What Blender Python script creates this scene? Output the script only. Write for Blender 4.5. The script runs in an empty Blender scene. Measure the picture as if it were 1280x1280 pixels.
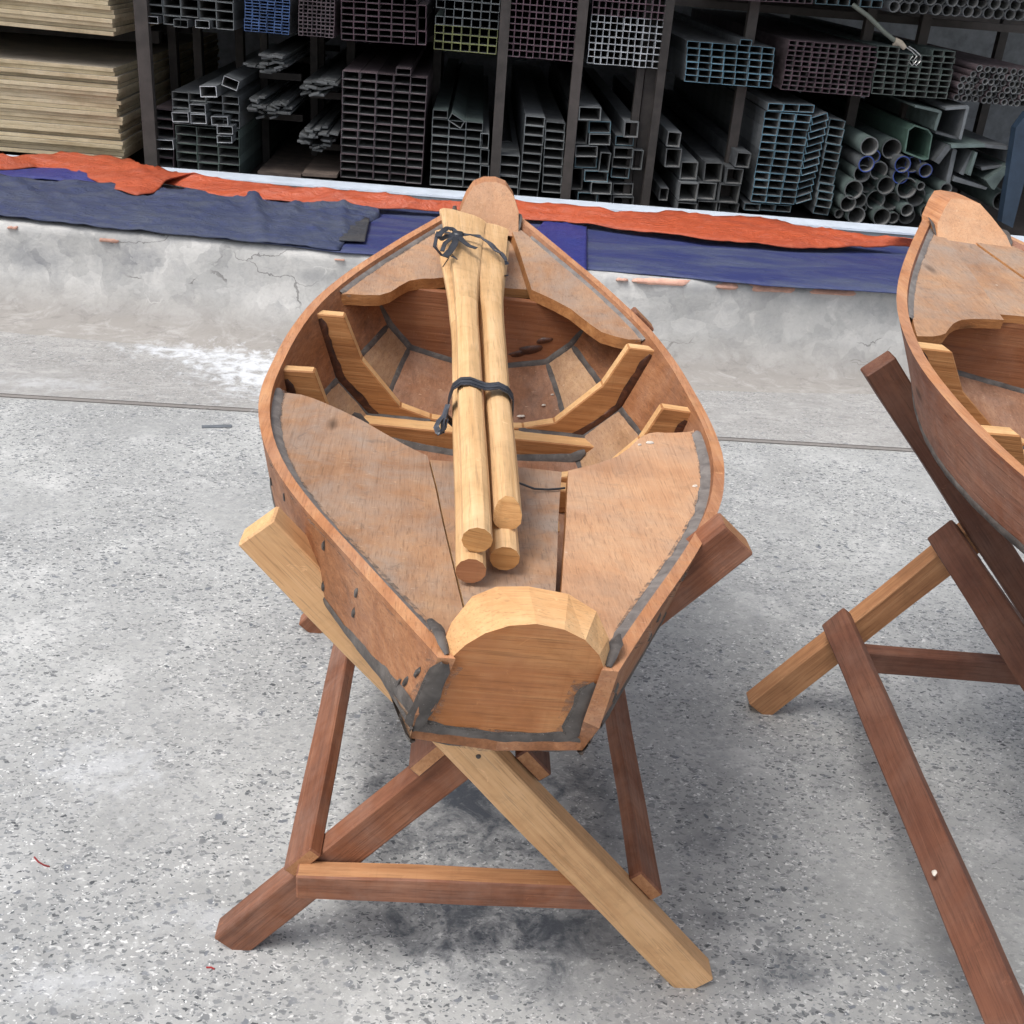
import bpy, bmesh, math, random
from mathutils import Vector, Matrix, noise
random.seed(7)
sc = bpy.context.scene
COL = sc.collection
rad = math.radians

# ------------------------------------------------------------------ camera
CAM_R = ((0.99704, -0.05673, -0.05178), (-0.0216, 0.45496, -0.89025), (0.0740636, 0.8887, 0.452375))
def orthonormal(rows):
    y = Vector(rows[1]).normalized(); z = Vector(rows[2]); z = (z - y * z.dot(y)).normalized(); x = y.cross(z)
    return (x, y, z)
AX, AY, AZ = orthonormal(CAM_R)                 # world axes seen in camera space
R3 = Matrix((AX, AY, AZ))                       # camera -> world
EYE = Vector((0, 0, 1.6)); FOC = 1400.0
cam = bpy.data.objects.new('camera', bpy.data.cameras.new('camera')); COL.objects.link(cam)
cam.matrix_world = Matrix.Translation(EYE) @ R3.to_4x4()
cam.data.lens = FOC / 1280 * 36; cam.data.sensor_width = 36; cam.data.clip_start = 0.05; cam.data.clip_end = 2000
sc.camera = cam
sc.render.resolution_x = sc.render.resolution_y = 1024

# ------------------------------------------------------------------ world, sun, exposure
SUN_EL, SUN_AZ = rad(62), rad(240)              # azimuth measured clockwise from +Y
w = bpy.data.worlds.new('World'); sc.world = w; w.use_nodes = True
nt = w.node_tree; bg = nt.nodes['Background']
sky = nt.nodes.new('ShaderNodeTexSky'); sky.sky_type = 'NISHITA'; sky.sun_disc = False
sky.sun_elevation = SUN_EL; sky.sun_rotation = SUN_AZ; sky.air_density = 1.0; sky.dust_density = 4.0; sky.ozone_density = .8
hs = nt.nodes.new('ShaderNodeHueSaturation'); hs.inputs['Saturation'].default_value = .42     # cloud greys the sky
nt.links.new(sky.outputs[0], hs.inputs['Color']); nt.links.new(hs.outputs[0], bg.inputs[0]); bg.inputs[1].default_value = 0.145
sun = bpy.data.objects.new('sun', bpy.data.lights.new('sun', 'SUN')); COL.objects.link(sun)
sun.data.energy = 1.15; sun.data.angle = rad(26); sun.data.color = (1.0, 0.975, 0.94)
sd = Vector((math.sin(SUN_AZ) * math.cos(SUN_EL), math.cos(SUN_AZ) * math.cos(SUN_EL), math.sin(SUN_EL)))
sun.rotation_euler = sd.to_track_quat('Z', 'Y').to_euler(); sun.location = sd * 30
sc.view_settings.view_transform = 'Standard'; sc.view_settings.look = 'None'; sc.view_settings.gamma = 1
sc.view_settings.use_curve_mapping = False; sc.view_settings.exposure = 0.58

# ------------------------------------------------------------------ measuring: photograph point -> point in the place
def ray(px, py): return R3 @ Vector((px - 640, -(py - 640), -FOC))
def atz(px, py, z=0.0): d = ray(px, py); return EYE + d * ((z - EYE.z) / d.z)
def aty(px, py, y): d = ray(px, py); return EYE + d * (y / d.y)

# ------------------------------------------------------------------ helpers
def tag(o, label=None, cat=None, group=None, kind=None):
    if label: o['label'] = label
    if cat: o['category'] = cat
    if group: o['group'] = group
    if kind: o['kind'] = kind
    return o
def empty(name, loc=(0, 0, 0), rot=(0, 0, 0), scale=1.0):
    o = bpy.data.objects.new(name, None); COL.objects.link(o); o.location = loc; o.rotation_euler = rot
    o.scale = scale if isinstance(scale, tuple) else (scale,) * 3; o.empty_display_size = 0.1; return o
def obj(name, me, parent=None, matrix=None):
    o = bpy.data.objects.new(name, me); COL.objects.link(o)
    if matrix is not None: o.matrix_basis = matrix
    if parent is not None: o.parent = parent
    return o
def mesh(name, vs, fs, mats, mi=None, smooth=None):
    me = bpy.data.meshes.new(name); me.from_pydata([tuple(v) for v in vs], [], [tuple(f) for f in fs])
    for m in (mats if isinstance(mats, (list, tuple)) else [mats]): me.materials.append(m)
    if mi is not None: me.polygons.foreach_set('material_index', mi)
    bm = bmesh.new(); bm.from_mesh(me); bmesh.ops.recalc_face_normals(bm, faces=bm.faces); bm.to_mesh(me); bm.free()
    if smooth is not None:
        me.polygons.foreach_set('use_smooth', [True] * len(me.polygons)); me.set_sharp_from_angle(angle=rad(smooth))
    me.update(); return me
def spline(k, v):
    n = len(k); h = [k[i + 1] - k[i] for i in range(n - 1)]
    al = [0] * n; l = [1] * n; mu = [0] * n; zz = [0] * n; c = [0] * n; b = [0] * n; d = [0] * n
    for i in range(1, n - 1): al[i] = 3 * ((v[i + 1] - v[i]) / h[i] - (v[i] - v[i - 1]) / h[i - 1])
    for i in range(1, n - 1):
        l[i] = 2 * (k[i + 1] - k[i - 1]) - h[i - 1] * mu[i - 1]; mu[i] = h[i] / l[i]; zz[i] = (al[i] - h[i - 1] * zz[i - 1]) / l[i]
    for j in range(n - 2, -1, -1):
        c[j] = zz[j] - mu[j] * c[j + 1]; b[j] = (v[j + 1] - v[j]) / h[j] - h[j] * (c[j + 1] + 2 * c[j]) / 3; d[j] = (c[j + 1] - c[j]) / (3 * h[j])
    def f(x):
        if x <= k[0]: return v[0] + (x - k[0]) * b[0]
        if x >= k[-1]: j = n - 2
        else:
            j = 0
            while x > k[j + 1]: j += 1
        t = x - k[j]; return v[j] + b[j] * t + c[j] * t * t + d[j] * t ** 3
    return f
def lin(pts):
    def f(x):
        if x <= pts[0][0]: return pts[0][1]
        for (a, b), (c, d) in zip(pts, pts[1:]):
            if x <= c: return b + (d - b) * (x - a) / (c - a)
        return pts[-1][1]
    return f
def nz(x, y=0.0, z=0.0): return noise.noise(Vector((x, y, z)))

# ------------------------------------------------------------------ materials
def s2l(c): return tuple(((x / 255) / 12.92 if x / 255 <= .04045 else ((x / 255 + .055) / 1.055) ** 2.4) for x in c) + (1,)
class NB:
    def __init__(s, name):
        s.m = bpy.data.materials.new(name); s.m.use_nodes = True; s.t = s.m.node_tree; s.n = s.t.nodes
        s.b = s.n['Principled BSDF']; s.tc = s.n.new('ShaderNodeTexCoord')
    def link(s, a, b): s.t.links.new(a, b)
    def val(s, sock, v):
        if hasattr(v, 'is_output') or isinstance(v, bpy.types.NodeSocket): s.link(v, sock)
        else: sock.default_value = v
    def obj(s): return s.tc.outputs['Object']
    def mapping(s, vec, scale=(1, 1, 1), loc=(0, 0, 0), rot=(0, 0, 0)):
        n = s.n.new('ShaderNodeMapping'); s.link(vec, n.inputs[0]); s.val(n.inputs['Location'], loc); n.inputs['Rotation'].default_value = rot
        n.inputs['Scale'].default_value = scale; return n.outputs[0]
    def noise(s, vec, scale, detail=4, rough=.55, dist=0.0):
        n = s.n.new('ShaderNodeTexNoise'); s.link(vec, n.inputs['Vector']); n.inputs['Scale'].default_value = scale
        n.inputs['Detail'].default_value = detail; n.inputs['Roughness'].default_value = rough; n.inputs['Distortion'].default_value = dist
        return n.outputs['Fac']
    def noisec(s, vec, scale, detail=3):
        n = s.n.new('ShaderNodeTexNoise'); s.link(vec, n.inputs['Vector']); n.inputs['Scale'].default_value = scale; n.inputs['Detail'].default_value = detail
        return n.outputs['Color']
    def voro(s, vec, scale, feature='F1', out='Distance', rnd=1.0):
        n = s.n.new('ShaderNodeTexVoronoi'); n.feature = feature; s.link(vec, n.inputs['Vector']); n.inputs['Scale'].default_value = scale
        n.inputs['Randomness'].default_value = rnd
        return n.outputs[out] if isinstance(out, str) else [n.outputs[o] for o in out]
    def ramp(s, fac, stops, interp='LINEAR'):
        n = s.n.new('ShaderNodeValToRGB'); s.val(n.inputs[0], fac); cr = n.color_ramp; cr.interpolation = interp
        while len(cr.elements) < len(stops): cr.elements.new(.5)
        for e, (p, c) in zip(cr.elements, stops):
            e.position = p; e.color = c if isinstance(c, tuple) else (c, c, c, 1)
        return n.outputs[0]
    def mix(s, fac, a, b, mode='MIX'):
        n = s.n.new('ShaderNodeMix'); n.data_type = 'RGBA'; n.blend_type = mode; s.val(n.inputs[0], fac); s.val(n.inputs[6], a); s.val(n.inputs[7], b)
        return n.outputs[2]
    def math(s, op, a, b=0.0, c=None, clamp=False):
        n = s.n.new('ShaderNodeMath'); n.operation = op; n.use_clamp = clamp; s.val(n.inputs[0], a); s.val(n.inputs[1], b)
        if c is not None: s.val(n.inputs[2], c)
        return n.outputs[0]
    def vmath(s, op, a, b):
        n = s.n.new('ShaderNodeVectorMath'); n.operation = op; s.val(n.inputs[0], a); s.val(n.inputs[1], b); return n
    def rand(s):
        n = s.n.new('ShaderNodeObjectInfo'); return n.outputs['Random']
    def bump(s, h, strength=.3, dist=.01):
        n = s.n.new('ShaderNodeBump'); n.inputs['Strength'].default_value = strength; n.inputs['Distance'].default_value = dist
        s.link(h, n.inputs['Height']); s.link(n.outputs[0], s.b.inputs['Normal'])
    def out(s, col, rough=.7, metal=0.0, spec=.5):
        s.val(s.b.inputs['Base Color'], col); s.val(s.b.inputs['Roughness'], rough); s.val(s.b.inputs['Metallic'], metal)
        s.b.inputs['Specular IOR Level'].default_value = spec; return s.m

def wood(name, dark, mid, light, axis='X', grain=1.0, dust=0.0, rough=.62, blotch=.5, streak=.5, dustcol=(172, 158, 148), scratch=0.0, spec=.35, ring=.0):
    b = NB(name); r = b.rand()
    off = b.n.new('ShaderNodeCombineXYZ'); b.val(off.inputs[0], b.math('MULTIPLY', r, 13.7)); b.val(off.inputs[1], b.math('MULTIPLY', r, 7.1)); b.val(off.inputs[2], b.math('MULTIPLY', r, 3.3))
    p = b.vmath('ADD', b.obj(), off.outputs[0]).outputs[0]
    k = {'X': 0, 'Y': 1, 'Z': 2}[axis]
    def st(cross, along): v = [cross] * 3; v[k] = along; return tuple(v)
    fine = b.noise(b.mapping(p, st(150 * grain, 5 * grain)), 1, 4, .6, .3)
    mids = b.noise(b.mapping(p, st(26 * grain, 1.5 * grain)), 1, 4, .6, 1.2)
    big = b.noise(p, 5, 4, .6, .6)
    blot = b.noise(p, 13, 5, .65, 1.0)
    f = b.math('ADD', b.math('MULTIPLY', mids, streak), b.math('ADD', b.math('MULTIPLY', big, blotch), b.math('MULTIPLY', fine, .4)))
    f = b.math('DIVIDE', f, streak + blotch + .4)
    c = b.ramp(f, [(.36, s2l(dark)), (.5, s2l(mid)), (.64, s2l(light))])
    c = b.mix(b.ramp(blot, [(.5, 0.0), (.75, .35)]), c, s2l(tuple(int(x * .72) for x in mid)), 'MIX')
    tint = b.math('MULTIPLY_ADD', r, .16, .92); tc = b.n.new('ShaderNodeCombineColor')
    for i in range(3): b.val(tc.inputs[i], tint)
    c = b.mix(1.0, c, tc.outputs[0], 'MULTIPLY')
    if dust > 0:
        d = b.ramp(b.noise(p, 7, 6, .7, .4), [(.42, 0.0), (.68, dust)])
        c = b.mix(d, c, s2l(dustcol))
        d2 = b.ramp(b.noise(p, 22, 5, .7, 1.5), [(.58, 0.0), (.7, dust * .55)])
        c = b.mix(d2, c, s2l(tuple(int(x * .62) for x in dustcol)))
    if scratch > 0:
        sc1 = b.noise(b.mapping(p, st(90, 420), rot=(0, 0, .0)), 1, 2, .5, .6)
        c = b.mix(b.ramp(sc1, [(.69, 0.0), (.735, scratch)]), c, s2l((222, 196, 168)))
        sp = b.voro(p, 60, out=('Distance', 'Color'))
        spk = b.math('MULTIPLY', b.math('LESS_THAN', sp[0], .16), b.math('GREATER_THAN', sp[1], .93))
        c = b.mix(b.math('MULTIPLY', spk, scratch), c, s2l((228, 214, 196)))
    pores = b.noise(b.mapping(p, st(420, 15)), 1, 2, .5, .3)
    c = b.mix(b.ramp(pores, [(.57, 0.0), (.68, .38)]), c, s2l(tuple(int(x * .62) for x in mid)))
    kv = b.voro(b.mapping(p, st(9, 3.2)), 1, out=('Distance', 'Color')); kr = b.noise(b.mapping(p, st(30, 10)), 1, 3, .6)
    kd = b.math('ADD', kv[0], b.math('MULTIPLY', b.math('SUBTRACT', kr, .5), .12))
    kn = b.math('MULTIPLY', b.ramp(kd, [(.03, .75), (.11, .0)]), b.math('GREATER_THAN', kv[1], .62))
    c = b.mix(kn, c, s2l(tuple(int(x * .5) for x in dark)))
    saw = b.noise(b.mapping(p, st(6 * grain, 170 * grain)), 1, 2, .5, .2)
    c = b.mix(b.ramp(saw, [(.6, 0.0), (.78, .22)]), c, s2l(tuple(int(x * .8) for x in mid)))
    wear = b.ramp(b.noise(p, 30, 5, .75, 1.5), [(.64, 0.0), (.72, .4)])
    c = b.mix(wear, c, s2l(tuple(min(255, int(x * 1.12) + 8) for x in light)))
    b.bump(b.math('ADD', b.math('MULTIPLY', fine, .6), b.math('MULTIPLY', mids, .5)), .45, .005)
    return b.out(c, b.ramp(blot, [(.3, rough - .08), (.7, rough + .12)]), 0, spec)

M = {}
M['hull'] = wood('hull_wood', (112, 72, 46), (148, 98, 64), (172, 122, 84), 'Y', dust=.16, scratch=.25)
M['hull_red'] = wood('red_brown_hull_wood', (98, 56, 40), (126, 78, 56), (146, 96, 70), 'Y', dust=.25, scratch=.2)
M['bilge'] = wood('bilge_wood', (130, 96, 68), (158, 122, 90), (180, 146, 110), 'Y', dust=.22, scratch=.2)
M['bottom'] = wood('bottom_wood', (112, 76, 54), (140, 98, 72), (160, 120, 92), 'Y', dust=.25, scratch=.4)
M['deck'] = wood('deck_wood', (142, 104, 76), (166, 127, 96), (182, 145, 112), 'Y', dust=.8, scratch=.4, streak=.18, blotch=1.0, dustcol=(150, 137, 126), rough=.6)
M['deck_light'] = wood('deck_light_wood', (172, 126, 92), (192, 146, 110), (204, 162, 126), 'Y', dust=.5, scratch=.35, streak=.18, blotch=1.0, dustcol=(172, 148, 128), rough=.55)
M['transom'] = wood('transom_wood', (144, 88, 48), (176, 112, 64), (194, 136, 86), 'X', dust=.08, streak=.12, blotch=1.0)
M['cut'] = wood('fresh_cut_wood', (190, 142, 94), (214, 170, 118), (228, 190, 140), 'X', streak=.3, blotch=.7)
M['hewn'] = wood('hewn_transom_top_wood', (186, 136, 88), (208, 160, 110), (220, 178, 130), 'X', streak=.3, blotch=1.0)
M['rimwood'] = wood('rim_wood', (154, 100, 66), (180, 124, 84), (198, 148, 106), 'Y', dust=.2, scratch=.2)
M['frame'] = wood('frame_wood', (136, 88, 50), (168, 116, 70), (188, 138, 90), 'X', streak=.7)
M['bulk'] = wood('bulkhead_wood', (116, 70, 44), (142, 90, 58), (160, 110, 74), 'X', dust=.1, streak=.5, scratch=.15)
M['paddle'] = wood('paddle_wood', (192, 150, 102), (212, 172, 124), (224, 188, 144), 'Y', streak=.55, blotch=.5, rough=.5)
M['paddle_end'] = wood('paddle_end_wood', (168, 118, 66), (192, 142, 88), (208, 162, 106), 'X', streak=.4)
M['paddle_dark_end'] = wood('paddle_weathered_end_wood', (132, 86, 58), (164, 112, 78), (186, 136, 98), 'X', streak=.6)
M['stand_light'] = wood('pale_stand_wood', (188, 142, 98), (208, 164, 118), (220, 178, 134), 'X', streak=.5)
M['stand_mid'] = wood('tan_stand_wood', (142, 98, 66), (170, 122, 84), (188, 142, 102), 'X', streak=.6)
M['stand_red'] = wood('red_stand_wood', (92, 54, 36), (128, 80, 56), (152, 102, 74), 'X', streak=.4, dust=.2)
M['stand_dark'] = wood('dark_red_stand_wood', (84, 50, 38), (106, 68, 52), (124, 82, 62), 'X', streak=.35, dust=.2, dustcol=(140, 118, 106))

def tar_mat(name='tar_caulk', up=0):
    b = NB(name); p = b.obj()
    n1 = b.noise(p, 34, 5, .6, .6); n2 = b.noise(p, 12, 4, .6); n3 = b.noise(p, 240, 3, .6)
    c = b.ramp(n1, [(.3, s2l((58 + up, 53 + up, 50 + up))), (.5, s2l((78 + up, 72 + up, 68 + up))), (.72, s2l((98 + up, 92 + up, 87 + up)))])
    c = b.mix(b.ramp(n2, [(.55, 0.0), (.75, .45)]), c, s2l((150, 145, 140)))
    c = b.mix(b.ramp(n3, [(.66, 0.0), (.74, .3)]), c, s2l((206, 200, 194)))
    b.bump(n1, .4, .003); return b.out(c, b.ramp(n2, [(.3, .5), (.7, .85)]))
M['tar'] = tar_mat()
M['tar_grey'] = tar_mat('grey_caulk', 36); M['tar_brown'] = tar_mat('smooth_caulk', 4)
def tar2():
    b = NB('resin_stain'); p = b.obj(); n1 = b.noise(p, 50, 5, .7, 1.0)
    c = b.ramp(n1, [(.3, s2l((36, 22, 18))), (.6, s2l((84, 50, 34))), (.8, s2l((122, 78, 50)))])
    b.bump(n1, .4, .003); return b.out(c, .4)
M['resin'] = tar2()
def smear_mat():
    b = NB('caulk_smear'); p = b.obj(); n1 = b.noise(p, 55, 5, .75, 1.0); n2 = b.noise(p, 14, 3, .6)
    b.link(b.ramp(b.math('ADD', b.math('MULTIPLY', n1, .7), b.math('MULTIPLY', n2, .3)), [(.46, 0.0), (.62, .8)]), b.b.inputs['Alpha'])
    return b.out(s2l((104, 97, 91)), .85)
M['smear'] = smear_mat()

M['resin_pale'] = wood('bare_notch_wood', (112, 76, 46), (146, 106, 68), (168, 128, 88), 'X')
def ground_mat():
    b = NB('ground_concrete'); p = b.obj()
    sep = b.n.new('ShaderNodeSeparateXYZ'); b.link(p, sep.inputs[0])
    big = b.noise(p, 1.1, 6, .6, .3); med = b.noise(p, 5.5, 6, .62, .4); small = b.noise(p, 38, 5, .65)
    base = b.ramp(big, [(.3, s2l((148, 149, 148))), (.5, s2l((166, 167, 166))), (.7, s2l((188, 189, 187)))])
    base = b.mix(b.ramp(med, [(.35, .4), (.6, 0.0)]), base, s2l((148, 149, 147)))
    base = b.mix(b.ramp(med, [(.55, 0.0), (.75, .6)]), base, s2l((204, 204, 202)))
    base = b.mix(b.ramp(small, [(.3, .5), (.5, 0.0)]), base, s2l((140, 142, 144)))
    base = b.mix(b.ramp(small, [(.56, 0.0), (.72, .5)]), base, s2l((204, 205, 204)))
    # far strip behind the joint: smoother and browner
    far = b.math('SMOOTH_MIN', b.math('MULTIPLY', b.math('SUBTRACT', sep.outputs[1], 3.8), 12.0), 1.0, .1, clamp=True)
    base = b.mix(b.math('MULTIPLY', far, .45), base, s2l((150, 145, 140)))
    base = b.mix(b.math('MULTIPLY', far, b.ramp(b.noise(b.mapping(p, (1, 2.2, 1)), 9, 6, .7, .8), [(.5, 0.0), (.68, .55)])), base, s2l((186, 184, 181)))
    base = b.mix(b.math('MULTIPLY', far, b.ramp(b.noise(b.mapping(p, (1, 2.2, 1), loc=(4, 2, 0)), 12, 6, .72, .8), [(.54, 0.0), (.68, .5)])), base, s2l((118, 114, 112)))
    # stone chips
    sn = b.n.new('ShaderNodeVectorMath'); sn.operation = 'SCALE'; b.link(b.noisec(p, 60, 3), sn.inputs[0]); sn.inputs['Scale'].default_value = .022
    pw = b.vmath('ADD', p, sn.outputs[0]).outputs[0]
    cmask = b.ramp(b.noise(p, 2.3, 5, .65, .6), [(.36, .25), (.52, 1.0)])
    cmask = b.math('MULTIPLY', cmask, b.math('SUBTRACT', 1.0, b.math('MULTIPLY', far, .4)))
    def chips(scale, rot, thr, frac, lo, hi, base, stretch):
        v = b.voro(b.mapping(pw, (scale, scale * stretch, scale), rot=(0, 0, rot)), 1, out=('Distance', 'Color'))
        s2 = b.n.new('ShaderNodeSeparateColor'); b.link(v[1], s2.inputs[0])
        size = b.math('MULTIPLY', s2.outputs[1], thr)
        inside = b.math('SUBTRACT', size, v[0]); edge = b.math('MULTIPLY', inside, 9.0, clamp=True)
        sel = b.math('LESS_THAN', s2.outputs[0], frac)
        m = b.math('MULTIPLY', b.math('MULTIPLY', edge, sel), cmask)
        cc = b.ramp(s2.outputs[2], [(0.0, s2l(lo)), (1.0, s2l(hi))])
        return b.mix(m, base, cc)
    base = chips(92, .4, .6, .28, (188, 189, 188), (212, 212, 210), base, 1.9)
    base = chips(58, 1.1, .6, .38, (86, 89, 92), (144, 146, 147), base, 1.6)
    base = chips(80, -.5, .64, .46, (76, 79, 82), (138, 140, 141), base, 2.1)
    base = chips(46, 2.2, .46, .16, (84, 88, 94), (136, 140, 146), base, 1.3)
    base = chips(140, .9, .62, .46, (92, 96, 99), (146, 149, 151), base, 1.8)
    base = chips(230, 2.0, .6, .13, (200, 202, 202), (222, 223, 222), base, 1.5)
    strip = b.math('LESS_THAN', b.math('ABSOLUTE', b.math('SUBTRACT', sep.outputs[1], 3.853)), .0195)
    base = b.mix(b.math('MULTIPLY', strip, .75), base, s2l((122, 116, 111)))
    # oily dark stains, a broad greyed area and chalky white spills, each with its own place
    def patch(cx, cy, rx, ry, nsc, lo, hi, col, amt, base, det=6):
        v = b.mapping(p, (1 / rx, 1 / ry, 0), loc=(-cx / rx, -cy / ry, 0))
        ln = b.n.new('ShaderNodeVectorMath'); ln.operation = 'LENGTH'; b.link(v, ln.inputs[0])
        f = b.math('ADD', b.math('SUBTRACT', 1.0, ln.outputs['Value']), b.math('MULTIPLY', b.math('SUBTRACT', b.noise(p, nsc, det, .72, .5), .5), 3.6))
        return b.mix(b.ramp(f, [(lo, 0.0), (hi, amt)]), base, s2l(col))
    for (cx, cy, rx, ry, amt) in STAINS_AND_GREYING:
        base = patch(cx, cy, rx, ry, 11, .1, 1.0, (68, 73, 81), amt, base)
    for (cx, cy, rx, ry, amt) in CHALK:
        base = patch(cx, cy, rx, ry, 17, .2, 1.15, (208, 211, 215), amt, base)
    cr = b.voro(b.vmath('ADD', p, b.vmath('MULTIPLY', b.noisec(p, 4, 4), (.35, .35, 0)).outputs[0]).outputs[0], 1.15, 'DISTANCE_TO_EDGE')
    crm = b.math('MULTIPLY', b.math('LESS_THAN', cr, .0022), b.ramp(b.noise(p, 1.9, 3), [(.6, 0.0), (.66, .3)]))
    base = b.mix(crm, base, s2l((92, 92, 92)))
    b.bump(b.math('ADD', small, b.math('MULTIPLY', b.noise(p, 160, 3, .6), .6)), .3, .004)
    return b.out(base, .78, 0, .35)
def g(px, py): v = atz(px, py); return v.x, v.y
STAINS_AND_GREYING = [(*g(590, 1000), .26, .24, .95), (*g(560, 1140), .26, .12, .85), (*g(700, 1160), .24, .11, .8), (*g(985, 1215), .11, .07, .75), (*g(640, 1225), .14, .05, .7), (*g(760, 1010), .1, .2, .5),
          (*g(880, 1040), .10, .10, .4), (*g(1050, 960), .14, .14, .3), (*g(400, 800), .16, .2, .2), (*g(900, 1150), .1, .05, .4), (*g(1150, 1200), .2, .1, .25), (*g(1020, 740), .7, .75, .2)]  # last entry: broad greyer area around the right-hand trestle
CHALK = [(*g(215, 438), .3, .10, .7), (*g(325, 470), .2, .34, 1.0), (*g(270, 446), .36, .14, .8), (*g(300, 460), .3, .22, .8), (*g(60, 480), .3, .1, .3), (*g(130, 960), .2, .14, .35), (*g(250, 1150), .12, .06, .3), (*g(60, 1230), .2, .06, .3)]

def wall_mat():
    b = NB('wall_plaster'); p = b.obj(); sep = b.n.new('ShaderNodeSeparateXYZ'); b.link(p, sep.inputs[0])
    n1 = b.noise(p, 3.2, 6, .62, .5); n2 = b.noise(p, 11, 6, .68, .9); n3 = b.noise(p, 60, 4, .6)
    c = b.ramp(n1, [(.3, s2l((160, 160, 158))), (.5, s2l((184, 183, 180))), (.7, s2l((202, 200, 196)))])
    c = b.mix(b.ramp(n2, [(.3, .6), (.48, 0.0)]), c, s2l((142, 143, 146)))
    c = b.mix(b.ramp(n2, [(.58, 0.0), (.7, .6)]), c, s2l((216, 213, 207)))
    c = b.mix(b.ramp(n3, [(.3, .4), (.45, 0.0)]), c, s2l((150, 147, 142)))
    for (px, py, rx, rz, amt) in ((20, 330, .22, .09, .8), (165, 325, .12, .1, .75), (395, 345, .16, .05, .6), (120, 395, .5, .05, .35), (880, 356, .16, .03, .4)):
        q = aty(px, py, 4.64)
        v = b.mapping(p, (1 / rx, 0, 1 / rz), loc=(-q.x / rx, 0, -q.z / rz)); ln = b.n.new('ShaderNodeVectorMath'); ln.operation = 'LENGTH'; b.link(v, ln.inputs[0])
        f = b.math('ADD', b.math('SUBTRACT', 1.0, ln.outputs['Value']), b.math('MULTIPLY', b.math('SUBTRACT', b.noise(p, 8, 5, .7, .6), .5), 2.4))
        c = b.mix(b.ramp(f, [(.1, 0.0), (.9, amt)]), c, s2l((104, 108, 116)))
    c = b.mix(b.ramp(b.noise(p, 24, 5, .7, 1.2), [(.52, 0.0), (.66, .4)]), c, s2l((150, 150, 150)))
    wp = b.vmath('ADD', p, b.vmath('MULTIPLY', b.noisec(p, 6, 5), (.22, .22, .22)).outputs[0]).outputs[0]
    for sc_, lo_, hi_, am in ((4.5, 132, 214, .26), (10, 140, 220, .2)):
        cell = b.voro(wp, sc_, out='Color'); c = b.mix(am, c, b.ramp(cell, [(0.15, s2l((lo_, lo_, lo_ + 1))), (.5, s2l((184, 183, 180))), (.85, s2l((hi_, hi_ - 2, hi_ - 6)))]))
    ck = b.voro(b.mapping(wp, (1, 1, 2.6)), 2.3, 'DISTANCE_TO_EDGE')
    c = b.mix(b.math('MULTIPLY', b.math('LESS_THAN', ck, .010), b.ramp(b.noise(p, 3.1, 3), [(.56, 0.0), (.6, .6)])), c, s2l((98, 96, 94)))
    low = b.ramp(b.math('ADD', sep.outputs[2], b.math('MULTIPLY', b.math('SUBTRACT', n1, .5), .16)), [(.05, 1.0), (.19, 0.0)])
    c = b.mix(low, c, s2l((150, 146, 141)))
    c = b.mix(b.math('MULTIPLY', low, b.ramp(b.noise(b.mapping(p, (1, 2.2, 1)), 9, 6, .7, .8), [(.5, 0.0), (.68, .5)])), c, s2l((186, 184, 181)))
    c = b.mix(b.math('MULTIPLY', low, b.ramp(b.noise(b.mapping(p, (1, 2.2, 1), loc=(4, 2, 0)), 12, 6, .72, .8), [(.54, 0.0), (.68, .5)])), c, s2l((118, 114, 112)))
    for (cx, cy, rx, ry, amt) in CHALK[:4]:
        v = b.mapping(p, (1 / rx, 1 / ry, 0), loc=(-cx / rx, -cy / ry, 0)); ln = b.n.new('ShaderNodeVectorMath'); ln.operation = 'LENGTH'; b.link(v, ln.inputs[0])
        f = b.math('ADD', b.math('SUBTRACT', 1.0, ln.outputs['Value']), b.math('MULTIPLY', b.math('SUBTRACT', b.noise(p, 17, 6, .7, .5), .5), 2.6))
        c = b.mix(b.math('MULTIPLY', low, b.ramp(f, [(.2, 0.0), (1.15, amt)])), c, s2l((208, 211, 215)))
    v2 = b.voro(b.vmath('ADD', p, b.vmath('MULTIPLY', b.noisec(p, 5, 4), (.3, .3, .3)).outputs[0]).outputs[0], 2.2, 'DISTANCE_TO_EDGE')
    c = b.mix(b.math('MULTIPLY', b.math('LESS_THAN', v2, .005), b.ramp(b.noise(p, 2.7, 3), [(.6, 0.0), (.66, .4)])), c, s2l((222, 220, 216)))
    b.bump(b.math('ADD', b.math('MULTIPLY', n2, 1.0), b.math('MULTIPLY', n3, .5)), .25, .015)
    return b.out(c, .85, 0, .25)
def cloth_mat(name, a, c2, c3, sc1=6, rough=.6, weave=True, spec=.4, amt=.8):
    b = NB(name); p = b.obj()
    n1 = b.noise(b.mapping(p, (.55, 1.8, 1)), sc1, 6, .65, .6); n2 = b.noise(p, sc1 * 6, 4, .6)
    c = b.mix(b.ramp(n1, [(.42, 0.0), (.62, amt)]), s2l(a), s2l(c2)); c = b.mix(b.ramp(n2, [(.5, 0.0), (.75, .5)]), c, s2l(c3))
    n3 = b.noise(b.mapping(p, (1.0, 2.4, 1), rot=(0, 0, .5)), sc1 * 2.2, 5, .6, 1.6)
    c = b.mix(b.ramp(n3, [(.58, 0.0), (.78, .22)]), c, s2l((124, 126, 130)))
    b.bump(b.math('ADD', b.math('ADD', n1, b.math('MULTIPLY', n2, .25)), b.math('MULTIPLY', n3, 1.0)), .55, .022); return b.out(c, rough, 0, spec)
M['orange'] = cloth_mat('orange_tarp', (182, 84, 52), (164, 76, 52), (194, 108, 80), 5, .45)
M['blue'] = cloth_mat('blue_tarp', (50, 58, 106), (84, 92, 112), (62, 70, 114), 3.4, .55, amt=.8)
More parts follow.
